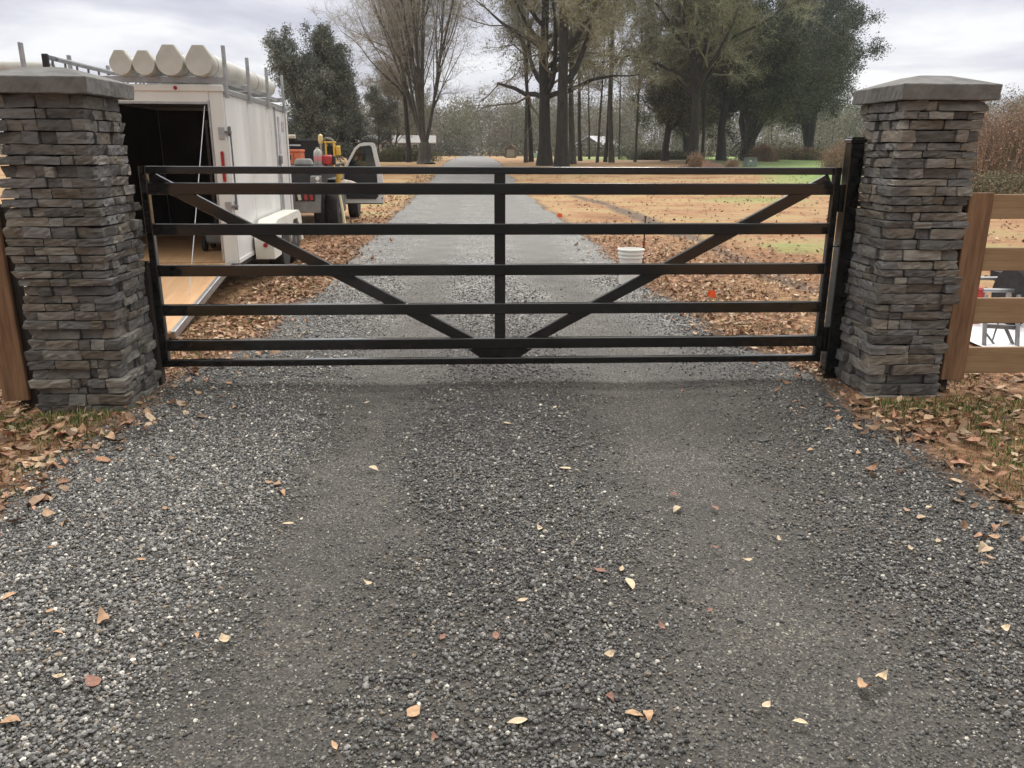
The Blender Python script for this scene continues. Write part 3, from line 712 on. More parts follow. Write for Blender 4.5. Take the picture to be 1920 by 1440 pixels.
# ------------------------------------------------------------------ bucket, stake, flags
b = thing('plastic_bucket', 'white plastic bucket standing at the right edge of the driveway beyond the gate', 'bucket', (1.82, 4.38, tz(1.82, 4.38)+.012)); b.scale = (1, 1, 1.15)
MB().lathe([(.13, 0), (.135, .004), (.145, .20), (.150, .29), (.162, .292), (.162, .305), (.152, .307), (.154, .33), (.166, .332), (.166, .345), (.157, .347), (.160, .372), (.170, .374), (.170, .388), (.158, .39), (.150, .37), (.128, .012), (0, .012)], n=32).build('pail', M_bucket, b, smooth=True)
MB().tube([(.165*math.cos(a), -.005-.16*abs(math.sin(a))*.35, .32-.17*math.sin(a)) for a in np.linspace(0, math.pi, 13)], .0025, 6).build('bail_handle', M_steel, b)
k = thing('survey_stake', 'thin rusty steel rod standing upright beside the white bucket', 'stake', (2.385, 6.3, tz(2.385, 6.3)))
MB().tube([(0, 0, -.02), (.004, 0, .35), (.006, 0, .70)], .012, 8).build('rod', M_rust, k)
MB().box((.006, 0, .705), (.036, .036, .02), bev=.004).build('head', M_rust, k)
def flag(x, y, hz, sz, label, rz=0):
    t = thing('marker_flag', label, 'flag', (x, y, tz(x, y)), rz, 'orange marker flags in the lawn')
    MB().tube([(0, 0, -.01), (0, 0, hz)], .0016, 5).build('wire', M_steel, t)
    n = 6; V = []; F = []
    for i in range(n+1):
        for j in range(4):
            V.append((i/n*sz, .016*math.sin(i*1.3+j*.4), hz-sz*.8*j/3-.02*i/n))
    V += [(x_, y_+.0012, z_) for x_, y_, z_ in V]; m_ = (n+1)*4
    for i in range(n):
        for j in range(3): q = i*4+j; F += [(q, q+1, q+5, q+4), (q+m_, q+4+m_, q+5+m_, q+1+m_)]
    MB().add(V, F).build('pennant', M_flag, t)
flag(2.52, 3.25, .12, .10, 'orange marker flag low in the leaves nearest the gate', .2)
flag(2.72, 7.95, .16, .07, 'orange marker flag just behind the rusty rod', .4)
flag(1.93, 14.66, .14, .12, 'small orange marker flag at the driveway edge farther away', .1)

# ------------------------------------------------------------------ cart and stand behind the right fence
t = thing('wheeled_cart', 'red and black two-wheeled cart behind the right board fence', 'cart', (5.13, 1.8, 0), 0)
def wheel(x, y, z, r, wd, par, rim, hubm, name='wheel'):
    wo_ = MB().lathe([(r*.62, -wd/2), (r*.93, -wd/2), (r, -wd*.3), (r, wd*.3), (r*.93, wd/2), (r*.62, wd/2)], (0, 0, 0), 28, 'x').build(name, M_rubber, par, smooth=True, loc=(x, y, z))
    s = MB().lathe([(0, -wd*.25), (r*.60, -wd*.28), (r*.64, -wd*.48), (r*.64, wd*.48), (r*.60, wd*.28), (0, wd*.25)], (0, 0, 0), 24, 'x')
    s.build('rim', rim, wo_, smooth=True)
    s = MB().lathe([(0, -wd*.55), (r*.16, -wd*.5), (r*.2, -wd*.2), (r*.2, wd*.2), (r*.16, wd*.5), (0, wd*.55)], (0, 0, 0), 12, 'x')
    s.build('hub', hubm, wo_)
    return wo_
wheel(.0, 0, .29, .29, .10, t, M_blackmatte, M_alu); wheel(.66, 0, .29, .29, .10, t, M_blackmatte, M_alu)
MB().tube([(-.36, -.06, .36), (.7, -.06, .34)], .02).tube([(-.2, .3, .42), (.7, .3, .42)], .018).build('frame_bar', M_alu, t)
MB().box((.33, .3, .42), (.44, .6, .12), bev=.02).build('tray', M_blackmatte, t)
MB().box((-.36, .0, .19), (.09, .10, .38), bev=.02).build('red_bracket', M_redp, t)
t = thing('steel_stand', 'grey angle-iron stand on slanted legs behind the right fence', 'stand', (4.35, 1.0, 0), 0)
for sx in (0, .30): MB().bar((sx-.05, -.12, 0.01), (sx+.05, .12, .42), .035, .03).build('leg', M_steel, t)
MB().bar((-.0, .0, .17), (.32, 0, .15), .035, .03).build('crossbar', M_steel, t)
MB().bar((.11, .02, .01), (.17, .02, .42), .010, .010).bar((.20, .0, .15), (.26, -.05, .01), .025, .02).bar((.03, 0, .10), (.09, -.05, .01), .016, .012).build('strut', M_steel, t)
n = 14; V = []; F = []
for i in range(n+1):
    for j in range(n+1):
        x = 4.25+i/n*2.6; y = .72+j/n*1.4+.05*math.sin(i*1.7)
        V.append((x, y, .012+.018*math.sin(i*1.1+j*.7)**2+.006*math.sin(j*2.3)))
F = [(i*(n+1)+j, (i+1)*(n+1)+j, (i+1)*(n+1)+j+1, i*(n+1)+j+1) for i in range(n) for j in range(n)]
tag(MB().add(V, F).build('plastic_sheet', M_tarp, smooth=True), 'white plastic sheeting spread on the ground under the steel stand', 'sheet')

# ------------------------------------------------------------------ enclosed trailer (local x to the right, y forward, origin under its rear right corner)
TR = (-2.99, 4.0, 0); TRZ = R(3.2); TW, TL, TF, TH = 2.08, 4.3, .34, 2.29
t = thing('enclosed_trailer', 'white enclosed cargo trailer with its rear ramp down behind the left pillar', 'trailer', TR, TRZ)
wt = .035
MB().box((-wt/2, TL/2, (TF+TH)/2), (wt, TL-.0, TH-TF), bev=.004).build('side_wall', M_white, t)
MB().box((-TW+wt/2, TL/2, (TF+TH)/2), (wt, TL-.0, TH-TF), bev=.004).build('side_wall', M_white, t)
MB().box((-TW/2, TL-wt/2, (TF+TH)/2), (TW-2*wt-.004, wt, TH-TF)).build('front_wall', M_white, t)
MB().box((-TW/2, TL/2+.02, TF-.03), (TW-.004, TL-.05, .06)).build('chassis', M_blackmatte, t)
MB().box((-TW/2, TL/2, TF+.012), (TW-2*wt-.006, TL-2*wt, .02)).build('floor', M_ply, t)
MB().box((-TW/2, TL/2, TH+.016), (TW+.02, TL+.02, .03), bev=.008).build('roof', M_white, t)
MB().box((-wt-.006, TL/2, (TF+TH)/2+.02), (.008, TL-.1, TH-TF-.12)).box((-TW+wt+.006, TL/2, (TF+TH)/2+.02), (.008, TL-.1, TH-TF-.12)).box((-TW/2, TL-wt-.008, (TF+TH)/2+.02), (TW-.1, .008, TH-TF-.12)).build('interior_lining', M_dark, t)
# rear frame: posts, header
for s in (0, 1):
    MB().box((-.075 if s == 0 else -TW+.075, -.022, (TF+TH)/2), (.15, .04, TH-TF), bev=.006).build('rear_post', M_white, t)
MB().box((-TW/2, -.022, TH-.065), (TW-.304, .04, .13), bev=.005).build('rear_header', M_white, t)
MB().box((-TW/2, -.034, TH+.022), (TW+.03, .05, .075), bev=.01).build('roof_trim', M_white, t)
MB().box((.008, TL/2, TH-.004), (.022, TL, .06), bev=.004).build('side_trim', M_alu, t)
MB().box((.006, TL/2, TF+.02), (.012, TL, .05), bev=.003).build('lower_trim', M_white, t)
MB().box((.004, .008, (TF+TH)/2-.02), (.016, .03, TH-TF-.1), bev=.003).build('corner_trim', M_white, t)
MB().box((-.16, -.045, 1.28), (.02, .01, 1.8)).build('door_seal', M_alu, t)
MB().box((-TW/2, -.045, TH-.14), (TW-.34, .01, .018)).build('header_seal', M_alu, t)
MB().lathe([(0, -.07), (.02, -.068), (.024, -.055)], (-.50, .0, TH+.02), 10, 'y').build('marker_lamp', M_red, t)
s = MB().box((-.06, -.052, 1.46), (.034, .024, .34), bev=.01); s.build('tail_lamp', M_red, t)
# ramp latches on the rear corner
for z in (1.83, 1.0):
    lt = MB().box((-.045, -.05, z), (.07, .012, .13), bev=.003).build('latch_plate', M_alu, t)
    MB().box((.02, -.03, z+.01), (.08, .05, .03), bev=.004).box((.03, .02, z+.02), (.03, .03, .11), bev=.004).build('latch_keeper', M_steel, lt)
MB().tube([(.035, .03, 1.86), (.035, .03, 1.02)], .010).build('latch_rod', M_steel, t)
MB().box((.003, .12, 1.11), (.006, .035, .16)).build('decal', M_blackmatte, t)
# side door near the front
dr = MB().box((.006, 3.55, 1.33), (.012, .92, 1.78), bev=.003).build('side_door', M_white, t)
MB().box((.016, 3.10, 1.33), (.014, .03, 1.84)).box((.016, 4.0, 1.33), (.014, .03, 1.84)).box((.016, 3.55, 2.24), (.014, .93, .03)).build('door_frame', M_alu, dr)
MB().box((.030, 3.22, 1.0), (.022, .045, 1.15), bev=.004).build('latch_bar', M_alu, dr)
MB().box((.036, 3.22, 1.50), (.03, .16, .12), bev=.006).build('latch_handle', M_steel, dr)
MB().box((.0165, 3.36, 1.86), (.004, .16, .55)).build('sticker', mat('door_sticker', (.30, .27, .36), (.5, .46, .55), 6), dr)
MB().box((.0165, 3.72, 2.0), (.004, .2, .14)).build('sticker', mat('warning_sticker', (.25, .2, .22), (.6, .5, .5), 14), dr)
for yy in (1.22, 2.44): MB().box((.0012, yy+.03, 1.31), (.0024, .006, 1.86)).build('panel_seam', M_trim, t)
MB().box((.002, .9, .52), (.004, .10, .05)).build('scuff_mark', mat('grime', (.35, .33, .29), (.5, .48, .44), 20), t)
# fender with two wheels
F_ = [(.84, .28), (.82, .54), (.92, .66), (1.2, .755), (3.05, .755), (3.25, .68), (3.36, .28), (3.16, .28), (3.10, .48), (2.86, .65), (2.5, .65), (2.30, .50), (2.26, .34), (2.18, .50), (1.98, .65), (1.62, .65), (1.40, .50), (1.34, .28)]
fd = MB().prism(F_, .035, .275, 'yz').build('fender', M_cream, t, smooth=False)
MB().lathe([(0, .0), (.026, .0), (.03, -.008), (0, -.008)], (.17, .82, .46), 14, 'y').build('marker_lamp', M_red, fd)
MB().prism([(1.18, .32), (1.26, .55), (3.14, .55), (3.22, .32)], .034, .05, 'yz').build('wheel_well', M_blackmatte, fd)
for yy in (1.80, 2.68): wheel(.165, yy, .335, .335, .20, t, M_alu, M_steel)
# ramp door, hinged at the floor, resting on the ground
rw = TW-.2; rl = 2.42; ang = math.asin((TF-.02)/rl)
rp_ = bpy.data.objects.new('ramp', None)
Rm = Matrix.Rotation(ang, 3, 'X')
rp = MB().box((-TW/2, -.05-rl*math.cos(ang)/2, TF-.01-rl*math.sin(ang)/2), (rw, rl, .045), Rm, bev=.004).build('ramp_door', M_ply, t)
for sx in (-TW/2-rw/2-.02, -TW/2+rw/2+.02):
    MB().box((sx, -.05-rl*math.cos(ang)/2, TF-.01-rl*math.sin(ang)/2), (.045, rl, .085), Rm, bev=.006).build('edge_rail', M_alu, rp)
MB().box((-TW/2, -.05-rl*math.cos(ang)*.985-.16, .034), (rw*.985, .34, .018), Matrix.Rotation(R(4), 3, 'X')).build('ramp_flap', M_ply, rp)
MB().tube([(-.20, -.06, 2.12), (-.235, -1.3, .185)], .0045, 6).build('ramp_cable', M_alu, t)
# roof rack: four cross bars with uprights
for q, yy in enumerate((.04, 1.28, 2.55, 3.85)):
    rk = MB().box((-TW/2, yy, TH+.113), (TW+.06, .05, .07), bev=.004).build('rack_bar', M_alu, t)
    for xx in (.035, -TW-.035):
        MB().box((xx, yy, TH+.20), (.035, .06, .56), bev=.004).build('upright', M_alu, rk)
MB().box((-.05, 1.95, TH+.115), (.03, 3.8, .03)).build('rack_side_rail', M_alu, t)
# ------------------------------------------------------------------ things on the roof rack
def tl(x, y, z):                                            # trailer-local to world
    c, s = math.cos(TRZ), math.sin(TRZ); return (TR[0]+x*c-y*s, TR[1]+x*s+y*c, z)
zr = TH+.150
for q, (x, r, ln, lb) in enumerate(((-1.03, .112, 3.6, 'cream conduit tube on the trailer rack, farthest left of the row'), (-.785, .112, 3.6, 'smaller cream conduit tube on the trailer rack, beside the two large tubes'),
                                   (-.51, .14, 3.9, 'large cream conduit tube on the trailer rack, between a small and a large tube'), (-.195, .14, 3.9, 'large cream conduit tube on the trailer rack, next to the uprights'))):
    tt = thing('storage_tube', lb, 'tube', tl(x, -.12, zr+r-.004), TRZ, 'storage tubes strapped to the trailer rack')
    MB().lathe([(r*.93, .02), (r*.93, ln)], (0, 0, 0), 28, 'y').build('barrel', M_pvc, tt, smooth=True)
    pts = [(r*1.02*math.cos(a), r*1.02*math.sin(a)) for a in np.linspace(math.pi*.88, math.pi*2.12, 22)]
    pts += [(r*.42, r*1.22), (-r*.42, r*1.22)]
    MB().prism(pts, -.025, .0, 'xz').build('end_cap', M_pvc, tt)
    pts2 = [(p_[0]*1.03, p_[1]*1.03) for p_ in pts]
    MB().prism(pts2, .002, .10, 'xz').build('cap_collar', M_pvc, tt)
    for yy in (.30, 2.6):
        MB().lathe([(r*.95, yy), (r*.95, yy+.012)], (0, 0, 0), 28, 'y').build('strap', M_steel, tt)
ld = thing('extension_ladder', 'long grey ladder lying lengthwise on the left of the trailer roof', 'ladder', tl(-1.93, .12, zr+.05), rot=(R(-.6), 0, TRZ+R(-2.5)))
for z in (.03, .15): MB().box((0, 2.0, z), (.035, 4.0, .05), bev=.006).box((.07, 2.1, z-.02), (.03, 3.9, .04), bev=.006).build('side_rail', M_steel, ld)
for q in range(13): MB().tube([(0, .2+q*.3, .03), (0, .2+q*.3, .15)], .014, 8).build('rung', M_steel, ld)
MB().box((0.02, .0, .09), (.07, .04, .17), bev=.01).build('foot', M_blackmatte, ld)
rl_ = thing('canvas_roll', 'pale canvas roll lying across the trailer rack behind the ladder', 'roll', tl(-2.0, .5, zr), TRZ)
MB().tube([(-.75, .1, .12), (-.35, .05, .10), (.0, 0, .11)], [.07, .085, .06], 12).build('roll', M_pvc, rl_, smooth=True)
MB().tube([(-.77, .102, .121), (-.72, .095, .119)], [.078, .078], 12).build('end_band', M_greyp, rl_)
mw = thing('push_mower', 'small dark push mower standing on the trailer floor inside', 'mower', tl(-.42, 1.25, TF+.024), TRZ)
MB().box((0, 0, .16), (.42, .5, .12), bev=.03).build('deck', M_greyp, mw); MB().lathe([(.11, .22), (.12, .3), (.09, .36), (0, .38)], (0, .05, 0), 14).build('engine', M_blackmatte, mw)
for x in (-.23, .23):
    for y in (-.2, .2): wheel(x, y, .09, .09, .05, mw, M_greyp, M_alu)
sh = thing('tool_shelf', 'pale-framed shelf rack standing deep inside the dark trailer', 'shelf', tl(-.45, 2.9, TF+.024), TRZ)
for x in (-.5, .35):
    MB().box((x, 0, .85), (.04, .04, 1.7)).build('upright', M_steel, sh)
for z in (.5, 1.05, 1.62): MB().box((-.075, .1, z), (.81, .3, .03)).build('shelf_board', M_barnwood, sh)

# ------------------------------------------------------------------ work truck beyond the trailer
TKX = -3.08
TK = thing('work_truck', 'flatbed work truck with its right door open ahead of the white trailer', 'truck', (TKX, 9.75, 0), R(1.5))
MB().box((-.95, 1.75, 1.325), (2.05, 3.5, .07), bev=.01).build('flatbed_deck', M_blackmatte, TK)
MB().box((-.95, 2.2, .78), (.9, 5.2, .22), bev=.01).build('chassis', M_blackmatte, TK)
MB().box((-.95, .0, 1.14), (2.05, .05, .29), bev=.006).build('tail_board', M_blackmatte, TK)
MB().box((-.95, .6, 1.12), (1.95, 1.1, .32), bev=.01).build('underbody_box', M_blackmatte, TK)
pn = MB().box((-.215, -.03, .74), (.50, .04, .46), bev=.01, taper=(1.16, 1)).build('lamp_panel', M_greyp, TK)
MB().box((-.23, -.055, .82), (.36, .02, .19), bev=.02).build('lamp_bezel', M_blackmatte, pn)
for x, m_ in ((-.335, M_clearlens), (-.22, M_red), (-.115, M_red)):
    MB().box((x, -.068, .82), (.06, .02, .155), Matrix.Rotation(R(-10), 3, 'Y'), bev=.02).build('tail_lamp', m_, pn)
for x in (.02, -.24): wheel(x, 1.9, .42, .42, .22, TK, M_alu, M_steel)
for x in (-1.66, -1.92): wheel(x, 1.9, .42, .42, .22, TK, M_alu, M_steel)
wheel(.03, 5.35, .40, .40, .24, TK, M_alu, M_steel); wheel(-1.95, 5.35, .40, .40, .24, TK, M_alu, M_steel)
MB().box((-.06, 2.95, .62), (.30, .62, .6), bev=.02).build('side_toolbox', M_greyp, TK)
MB().box((-1.285, 3.1, 1.60), (1.75, .05, .50), bev=.01).tube([(-2.1, 3.05, 1.86), (-.41, 3.05, 1.86)], .012, 8).build('headboard', M_blackmatte, TK)
MB().box((-1.02, 3.04, 1.92), (.26, .1, .09), bev=.03).build('roof_lamp', M_clearlens, TK)
cab = MB().prism([(3.35, .55), (3.35, 1.40), (3.5, 1.62), (4.4, 1.62), (5.15, 1.18), (6.3, 1.08), (6.45, .95), (6.45, .5), (5.9, .45), (5.75, .85), (5.35, .95), (4.98, .85), (4.85, .45)], -2.0, -.42, 'yz').build('cab', M_blackmatte, TK)
MB().prism([(3.55, 1.2), (3.55, 1.5), (4.4, 1.5), (4.85, 1.2)], -2.01, -.41, 'yz').build('cab_window', M_glass, cab)
MB().prism([(3.40, .5), (3.40, 1.0), (6.3, 1.0), (6.3, .5)], -.44, -.06, 'yz').build('running_board', M_blackmatte, cab)
# open door, standing square to the cab (local x outwards from the hinge)
DX, DY = .0, 3.62
outer = [(0, .46), (0, 1.18), (.30, 1.66), (.40, 1.775), (.52, 1.81), (.69, 1.81), (.76, 1.78), (.80, 1.5), (.90, 1.12), (.93, .85), (.93, .56), (.88, .46)]
inner = [(.06, 1.16), (.34, 1.61), (.42, 1.67), (.62, 1.68), (.66, 1.64), (.76, 1.14)]
def ringframe(o_, i_, y0, y1, s):
    # frame around the window: lower door plus pillars
    low = [(0, .46), (0, 1.18), (.04, 1.16), (.80, 1.14), (.90, 1.12), (.93, .85), (.93, .56), (.88, .46)]
    a = [(0, 1.18), (.30, 1.69), (.40, 1.775), (.42, 1.725), (.335, 1.65), (.04, 1.16)]
    b_ = [(.40, 1.775), (.52, 1.81), (.69, 1.81), (.76, 1.78), (.69, 1.71), (.65, 1.75), (.42, 1.725)]
    c_ = [(.76, 1.78), (.82, 1.5), (.90, 1.12), (.80, 1.14), (.69, 1.71)]
    for P_ in (low, a, b_, c_): s.prism([(DX+u, v) for u, v in P_], y0, y1, 'xz')
    return s
dr = ringframe(outer, inner, DY, DY+.09, MB()).build('open_door', M_white, TK)
MB().prism([(DX+u, v) for u, v in ((.07, .56), (.03, .9), (.05, 1.12), (.78, 1.12), (.80, .62), (.74, .55))], DY-.02, DY+.002, 'xz').build('inner_panel', M_blackmatte, dr)
MB().prism([(DX+u, v) for u, v in ((.05, 1.165), (.34, 1.645), (.425, 1.72), (.645, 1.742), (.68, 1.705), (.79, 1.15))], DY+.035, DY+.041, 'xz').build('window_glass', M_clearglass, dr)
MB().box((DX+.88, DY-.004, .57), (.03, .012, .03)).build('striker', M_blackmatte, dr)
MB().box((DX+.47, DY-.004, .452), (.86, .08, .02)).build('bottom_seal', M_blackmatte, dr)
MB().box((DX+.42, DY-.035, .88), (.42, .04, .05), bev=.01).build('armrest', M_blackmatte, dr)
def tk(x, y, z):
    c, s = math.cos(R(1.5)), math.sin(R(1.5)); return (TKX+x*c-y*s, 9.75+x*s+y*c, z)
DZ = 1.361
b = thing('job_box', 'orange metal job box standing on the truck bed', 'job box', tk(-.93, 1.5, DZ), R(1.5))
MB().box((0, 0, .12), (.86, .5, .24), bev=.015).build('case', M_orange, b); MB().box((0, 0, .265), (.88, .52, .05), bev=.012).build('lid', M_orange, b)
MB().box((.18, -.255, .14), (.14, .012, .10)).box((.18, -.262, .14), (.08, .012, .05)).build('control_plate', M_dark, b)
MB().box((.30, -.254, .12), (.008, .008, .22)).build('panel_seam', M_dark, b)
b = thing('seat_cushion', 'grey padded seat cushion lying on the truck bed edge', 'cushion', tk(-.28, .35, DZ), R(4))
MB().box((0, 0, .06), (.36, .34, .13), bev=.05, taper=(.75, .8)).build('cushion', M_greyp, b, smooth=True)
b = thing('fuel_can', 'red fuel can with a black side standing on the truck bed', 'can', tk(.09, .85, DZ), R(5))
MB().box((0, 0, .095), (.20, .26, .19), bev=.03).build('body', M_redp, b, smooth=True); MB().tube([(.03, 0, .19), (.03, 0, .215)], .025).build('filler_cap', M_blackmatte, b)
MB().box((.125, 0, .09), (.05, .24, .17), bev=.02).build('side_panel', M_blackmatte, b)
b = thing('water_jug', 'translucent grey water jug with a red label on the truck bed', 'jug', tk(-.075, .75, DZ), 0)
MB().lathe([(.07, 0), (.08, .02), (.08, .22), (.07, .27), (.035, .30), (.03, .33), (0, .33)], n=20).build('bottle', M_jug, b, smooth=True)
MB().lathe([(.082, .08), (.082, .17)], n=20).build('label_band', mat('pink_label', (.7, .25, .27), rough=.5), b)
b = thing('engine_machine', 'yellow engine machine with a grey hose standing on the truck bed', 'machine', tk(.0, 1.8, DZ), R(4))
for x in (-.06, .10): MB().box((x, 0, .21), (.035, .2, .42), bev=.006).build('frame_upright', M_yellow, b)
MB().box((.02, 0, .435), (.23, .2, .03), bev=.006).box((.17, .05, .27), (.09, .2, .2), bev=.02).build('frame_plate', M_yellow, b)
MB().box((.02, .02, .27), (.12, .16, .2), bev=.03).build('engine', M_blackmatte, b)
MB().lathe([(0, 0), (.04, .01), (.055, .08), (.045, .17), (0, .20)], (-.17, .05, .40), 14).build('fuel_tank', mat('pale_yellow', (.75, .62, .30), rough=.5), b, smooth=True)
MB().tube([(-.13, .05, .46), (-.06, .03, .52), (.03, .0, .50), (.10, 0, .45)], .022, 10).build('hose', M_greyp, b, smooth=True)
MB().tube([(-.17, .05, .0), (-.17, .05, .40)], .02, 8).build('stem', M_jug, b)
b = thing('pump_canister', 'grey canister with white caps hanging at the truck bed corner', 'canister', tk(.0, -.12, .95), 0)
MB().box((0, 0, .12), (.19, .14, .24), bev=.02).build('body', M_greyp, b)
for z in (.10, .19): MB().lathe([(.035, 0), (.035, -.03), (0, -.03)], (.045, -.07, z), 12, 'y').build('cap', M_trim, b)
MB().box((0, .09, .2), (.03, .07, .02)).build('hook', M_steel, b)
b = thing('folded_tripod', 'thin grey metal bar on an upright standing on the truck bed', 'stand', tk(-.62, .75, DZ), 0)
MB().tube([(0, 0, 0), (0, 0, .36)], .012, 8).build('upright', M_steel, b); MB().box((.0, 0, .37), (.46, .03, .025)).build('cross_bar', M_alu, b)
b = thing('lumber_board', 'pale yellow board leaning from the ground against the truck bed', 'board', (-2.86, 11.0, 0), 0)
MB().bar((.14, -.35, .0), (-.10, .25, 1.10), .09, .04, up=(0, 1, 0), bev=.004).build('board', M_lumber, b)
b = thing('yellow_crowbar_tool', 'orange-yellow padded tool leaning at the right side of the truck bed', 'tool', (-2.93, 11.0, .82), 0)
MB().tube([(.0, 0, .12), (.06, 0, .30), (.12, .0, .52)], [.045, .055, .03], 10).tube([(-.05, .02, .58), (.10, 0, .05)], .018, 8).build('body', M_yellow, b)
b = thing('striped_rag', 'crumpled striped rag lying on a step at the foot of the open truck door', 'rag', tk(.30, 2.3, .93), 0)
n = 12; V = [((i/n-.5)*.6, (j/n-.5)*.34, .10*math.exp(-((i/n-.4)**2*9+(j/n-.5)**2*8))+.025*math.sin(i*1.9+j)*math.cos(j*2.1)) for i in range(n+1) for j in range(n+1)]
MB().add(V, [(i*(n+1)+j, (i+1)*(n+1)+j, (i+1)*(n+1)+j+1, i*(n+1)+j+1) for i in range(n) for j in range(n)]).build('cloth', M_shirt, b)
MB().box((-.05, .05, -.06), (.5, .34, .08), bev=.02).build('step_plate', M_blackmatte, b)

# ------------------------------------------------------------------ far things
def at(px, D):
    a = YAW+math.atan((px-960)/1563); x = CAMP[0]+D*math.sin(a); y = CAMP[1]+D*math.cos(a); return x, y, tz(x, y)
# house
x, y, z = at(728, 150)
h = thing('ranch_house', 'low brick ranch house with a pale roof far behind the bare trees', 'house', (x, y, z), R(3))
HL, HD, HH = 15.5, 8, 2.4
MB().box((0, 0, HH/2), (HL, HD, HH)).build('wall', M_brick, h)
rf = MB().prism([(-HD/2-.6, HH-.05), (-HD/2-.6, HH+.08), (0, HH+1.3), (HD/2+.6, HH+.08), (HD/2+.6, HH-.05)], -HL/2-.6, HL/2+.6, 'yz').build('roof', M_roofh, h)
MB().box((0, -HD/2-.62, HH+.0), (HL+1.2, .06, .12)).build('fascia', M_trim, rf)
for q, xw in enumerate((-6.6, -3.9, .6, 4.2)):
    wdt = 1.0 if q in (1,) else 2.0
    wf = MB().box((xw, -HD/2-.03, 1.45), (wdt+.2, .08, 1.5)).build('window', M_trim, h)
    s = MB(); nn = 2 if wdt > 1.5 else 1
    for k in range(nn): s.box((xw+(k-(nn-1)/2)*1.0, -HD/2-.08, 1.45), (.86, .03, 1.3))
    s.build('pane', M_glass, wf)
    for sx in (-1, 1): MB().box((xw+sx*(wdt/2+.32), -HD/2-.03, 1.45), (.36, .05, 1.5)).build('shutter', M_dark, wf)
dd = MB().box((-1.6, -HD/2-.03, 1.05), (1.0, .06, 2.1)).build('door', M_trim, h)
# small white car parked before the house
x, y, z = at(636, 118)
c_ = thing('parked_car', 'small white car parked beside the house seen past the truck door', 'car', (x, y, z), R(4))
MB().prism([(-.85, .3), (-.88, .8), (-.7, 1.0), (-.55, 1.42), (.55, 1.42), (.7, 1.0), (.88, .8), (.85, .3)], -2.0, 2.0, 'xz').build('body', M_white, c_)
MB().prism([(-.62, 1.0), (-.5, 1.34), (.5, 1.34), (.62, 1.0)], -2.02, -1.99, 'xz').build('rear_window', M_glass, c_)
for xx in (-.75, .75):
    for yy in (-1.3, 1.3): wheel(xx, yy, .32, .32, .2, c_, M_alu, M_steel)
    MB().box((xx*.97, -2.01, .82), (.18, .04, .12)).build('tail_lamp', M_red, c_)
# pump house / small shed
x, y, z = at(956, 108)
s_ = thing('garden_shed', 'tiny brown gabled shed beside the far end of the driveway', 'shed', (x, y, z), R(-4))
MB().prism([(-.72, 0), (-.72, 1.05), (0, 1.62), (.72, 1.05), (.72, 0)], 0, 1.9, 'xz').build('wall', M_barnwood, s_)
rs = MB()
for s in (-1, 1):
    rs.add([(0, -.2, 1.70), (s*.98, -.2, .92), (s*.98, 2.1, .92), (0, 2.1, 1.70), (0, -.2, 1.78), (s*1.0, -.2, 1.0), (s*1.0, 2.1, 1.0), (0, 2.1, 1.78)],
           [(0, 1, 2, 3), (4, 7, 6, 5), (0, 4, 5, 1), (1, 5, 6, 2), (2, 6, 7, 3), (3, 7, 4, 0)])
rs.build('roof', M_shingle, s_)
MB().box((0, -.03, .58), (1.02, .04, .92)).build('door', mat('shed_door', (.25, .24, .20), (.33, .32, .27), 5), s_)
MB().box((0, -.02, 1.1), (1.44, .05, .06)).build('trim_board', M_barnwood, s_)
# barn with white roof
x, y, z = at(1118, 165)
b_ = thing('open_barn', 'open-sided barn with a white metal roof beyond the slender trees', 'barn', (x, y, z-.1), R(-34))
BW, BD = 6.2, 8.2
for xx in (-BW/2, -BW/6, BW/6, BW/2):
    for yy in (-BD/2, 0, BD/2): MB().box((xx, yy, .95), (.18, .18, 1.9)).build('post', M_trim if yy < 0 else M_barnwood, b_)
MB().box((.0, BD/2-.2, .9), (BW, .1, 1.8)).box((BW/2-.15, 0, .9), (.1, BD*.8, 1.8)).build('wall', M_barnwood, b_)
MB().prism([(-BW/2-.2, 1.95), (0, 3.75), (BW/2+.2, 1.95)], -BD/2+.02, -BD/2+.12, 'xz').build('gable', M_barnwood, b_)
rs = MB()
for s in (-1, 1):
    rs.add([(0, -BD/2-.3, 3.86), (s*(BW/2+1.1), -BD/2-.3, 1.5), (s*(BW/2+1.1), BD/2+.3, 1.5), (0, BD/2+.3, 3.86), (0, -BD/2-.3, 3.95), (s*(BW/2+1.12), -BD/2-.3, 1.6), (s*(BW/2+1.12), BD/2+.3, 1.6), (0, BD/2+.3, 3.95)],
           [(0, 1, 2, 3), (4, 7, 6, 5), (0, 4, 5, 1), (1, 5, 6, 2), (2, 6, 7, 3), (3, 7, 4, 0)])
rs.build('roof', M_roofm, b_)
MB().box((0, -BD/2-.9, 1.92), (BW+.6, 1.3, .07), Matrix.Rotation(R(9), 3, 'X')).build('porch_roof', M_roofm, b_)
# utility boxes
x, y, z = at(1407, 64)
u_ = thing('utility_box', 'grey-green ground transformer box on the lawn beneath the spreading oak', 'utility box', (x, y, z), R(8))
MB().box((0, 0, .28), (.82, .7, .56), bev=.03, taper=(.93, .9)).build('cabinet', M_greenbox, u_); MB().box((0, -.02, .60), (.8, .7, .07), bev=.02).build('lid', M_greenbox, u_)
MB().box((-.14, -.345, .40), (.14, .012, .12)).build('label_plate', M_trim, u_)
x, y, z = at(1001, 112)
u_ = thing('utility_box', 'small pale green cabinet far off behind the oak trunk', 'utility box', (x, y, z), 0)
MB().box((0, 0, .3), (1.1, .6, .6), bev=.03).build('cabinet', mat('pale_green', (.3, .42, .35), (.36, .48, .4), 5), u_); MB().box((.3, -.1, .72), (.2, .2, .2), bev=.02).build('lamp_head', M_trim, u_)
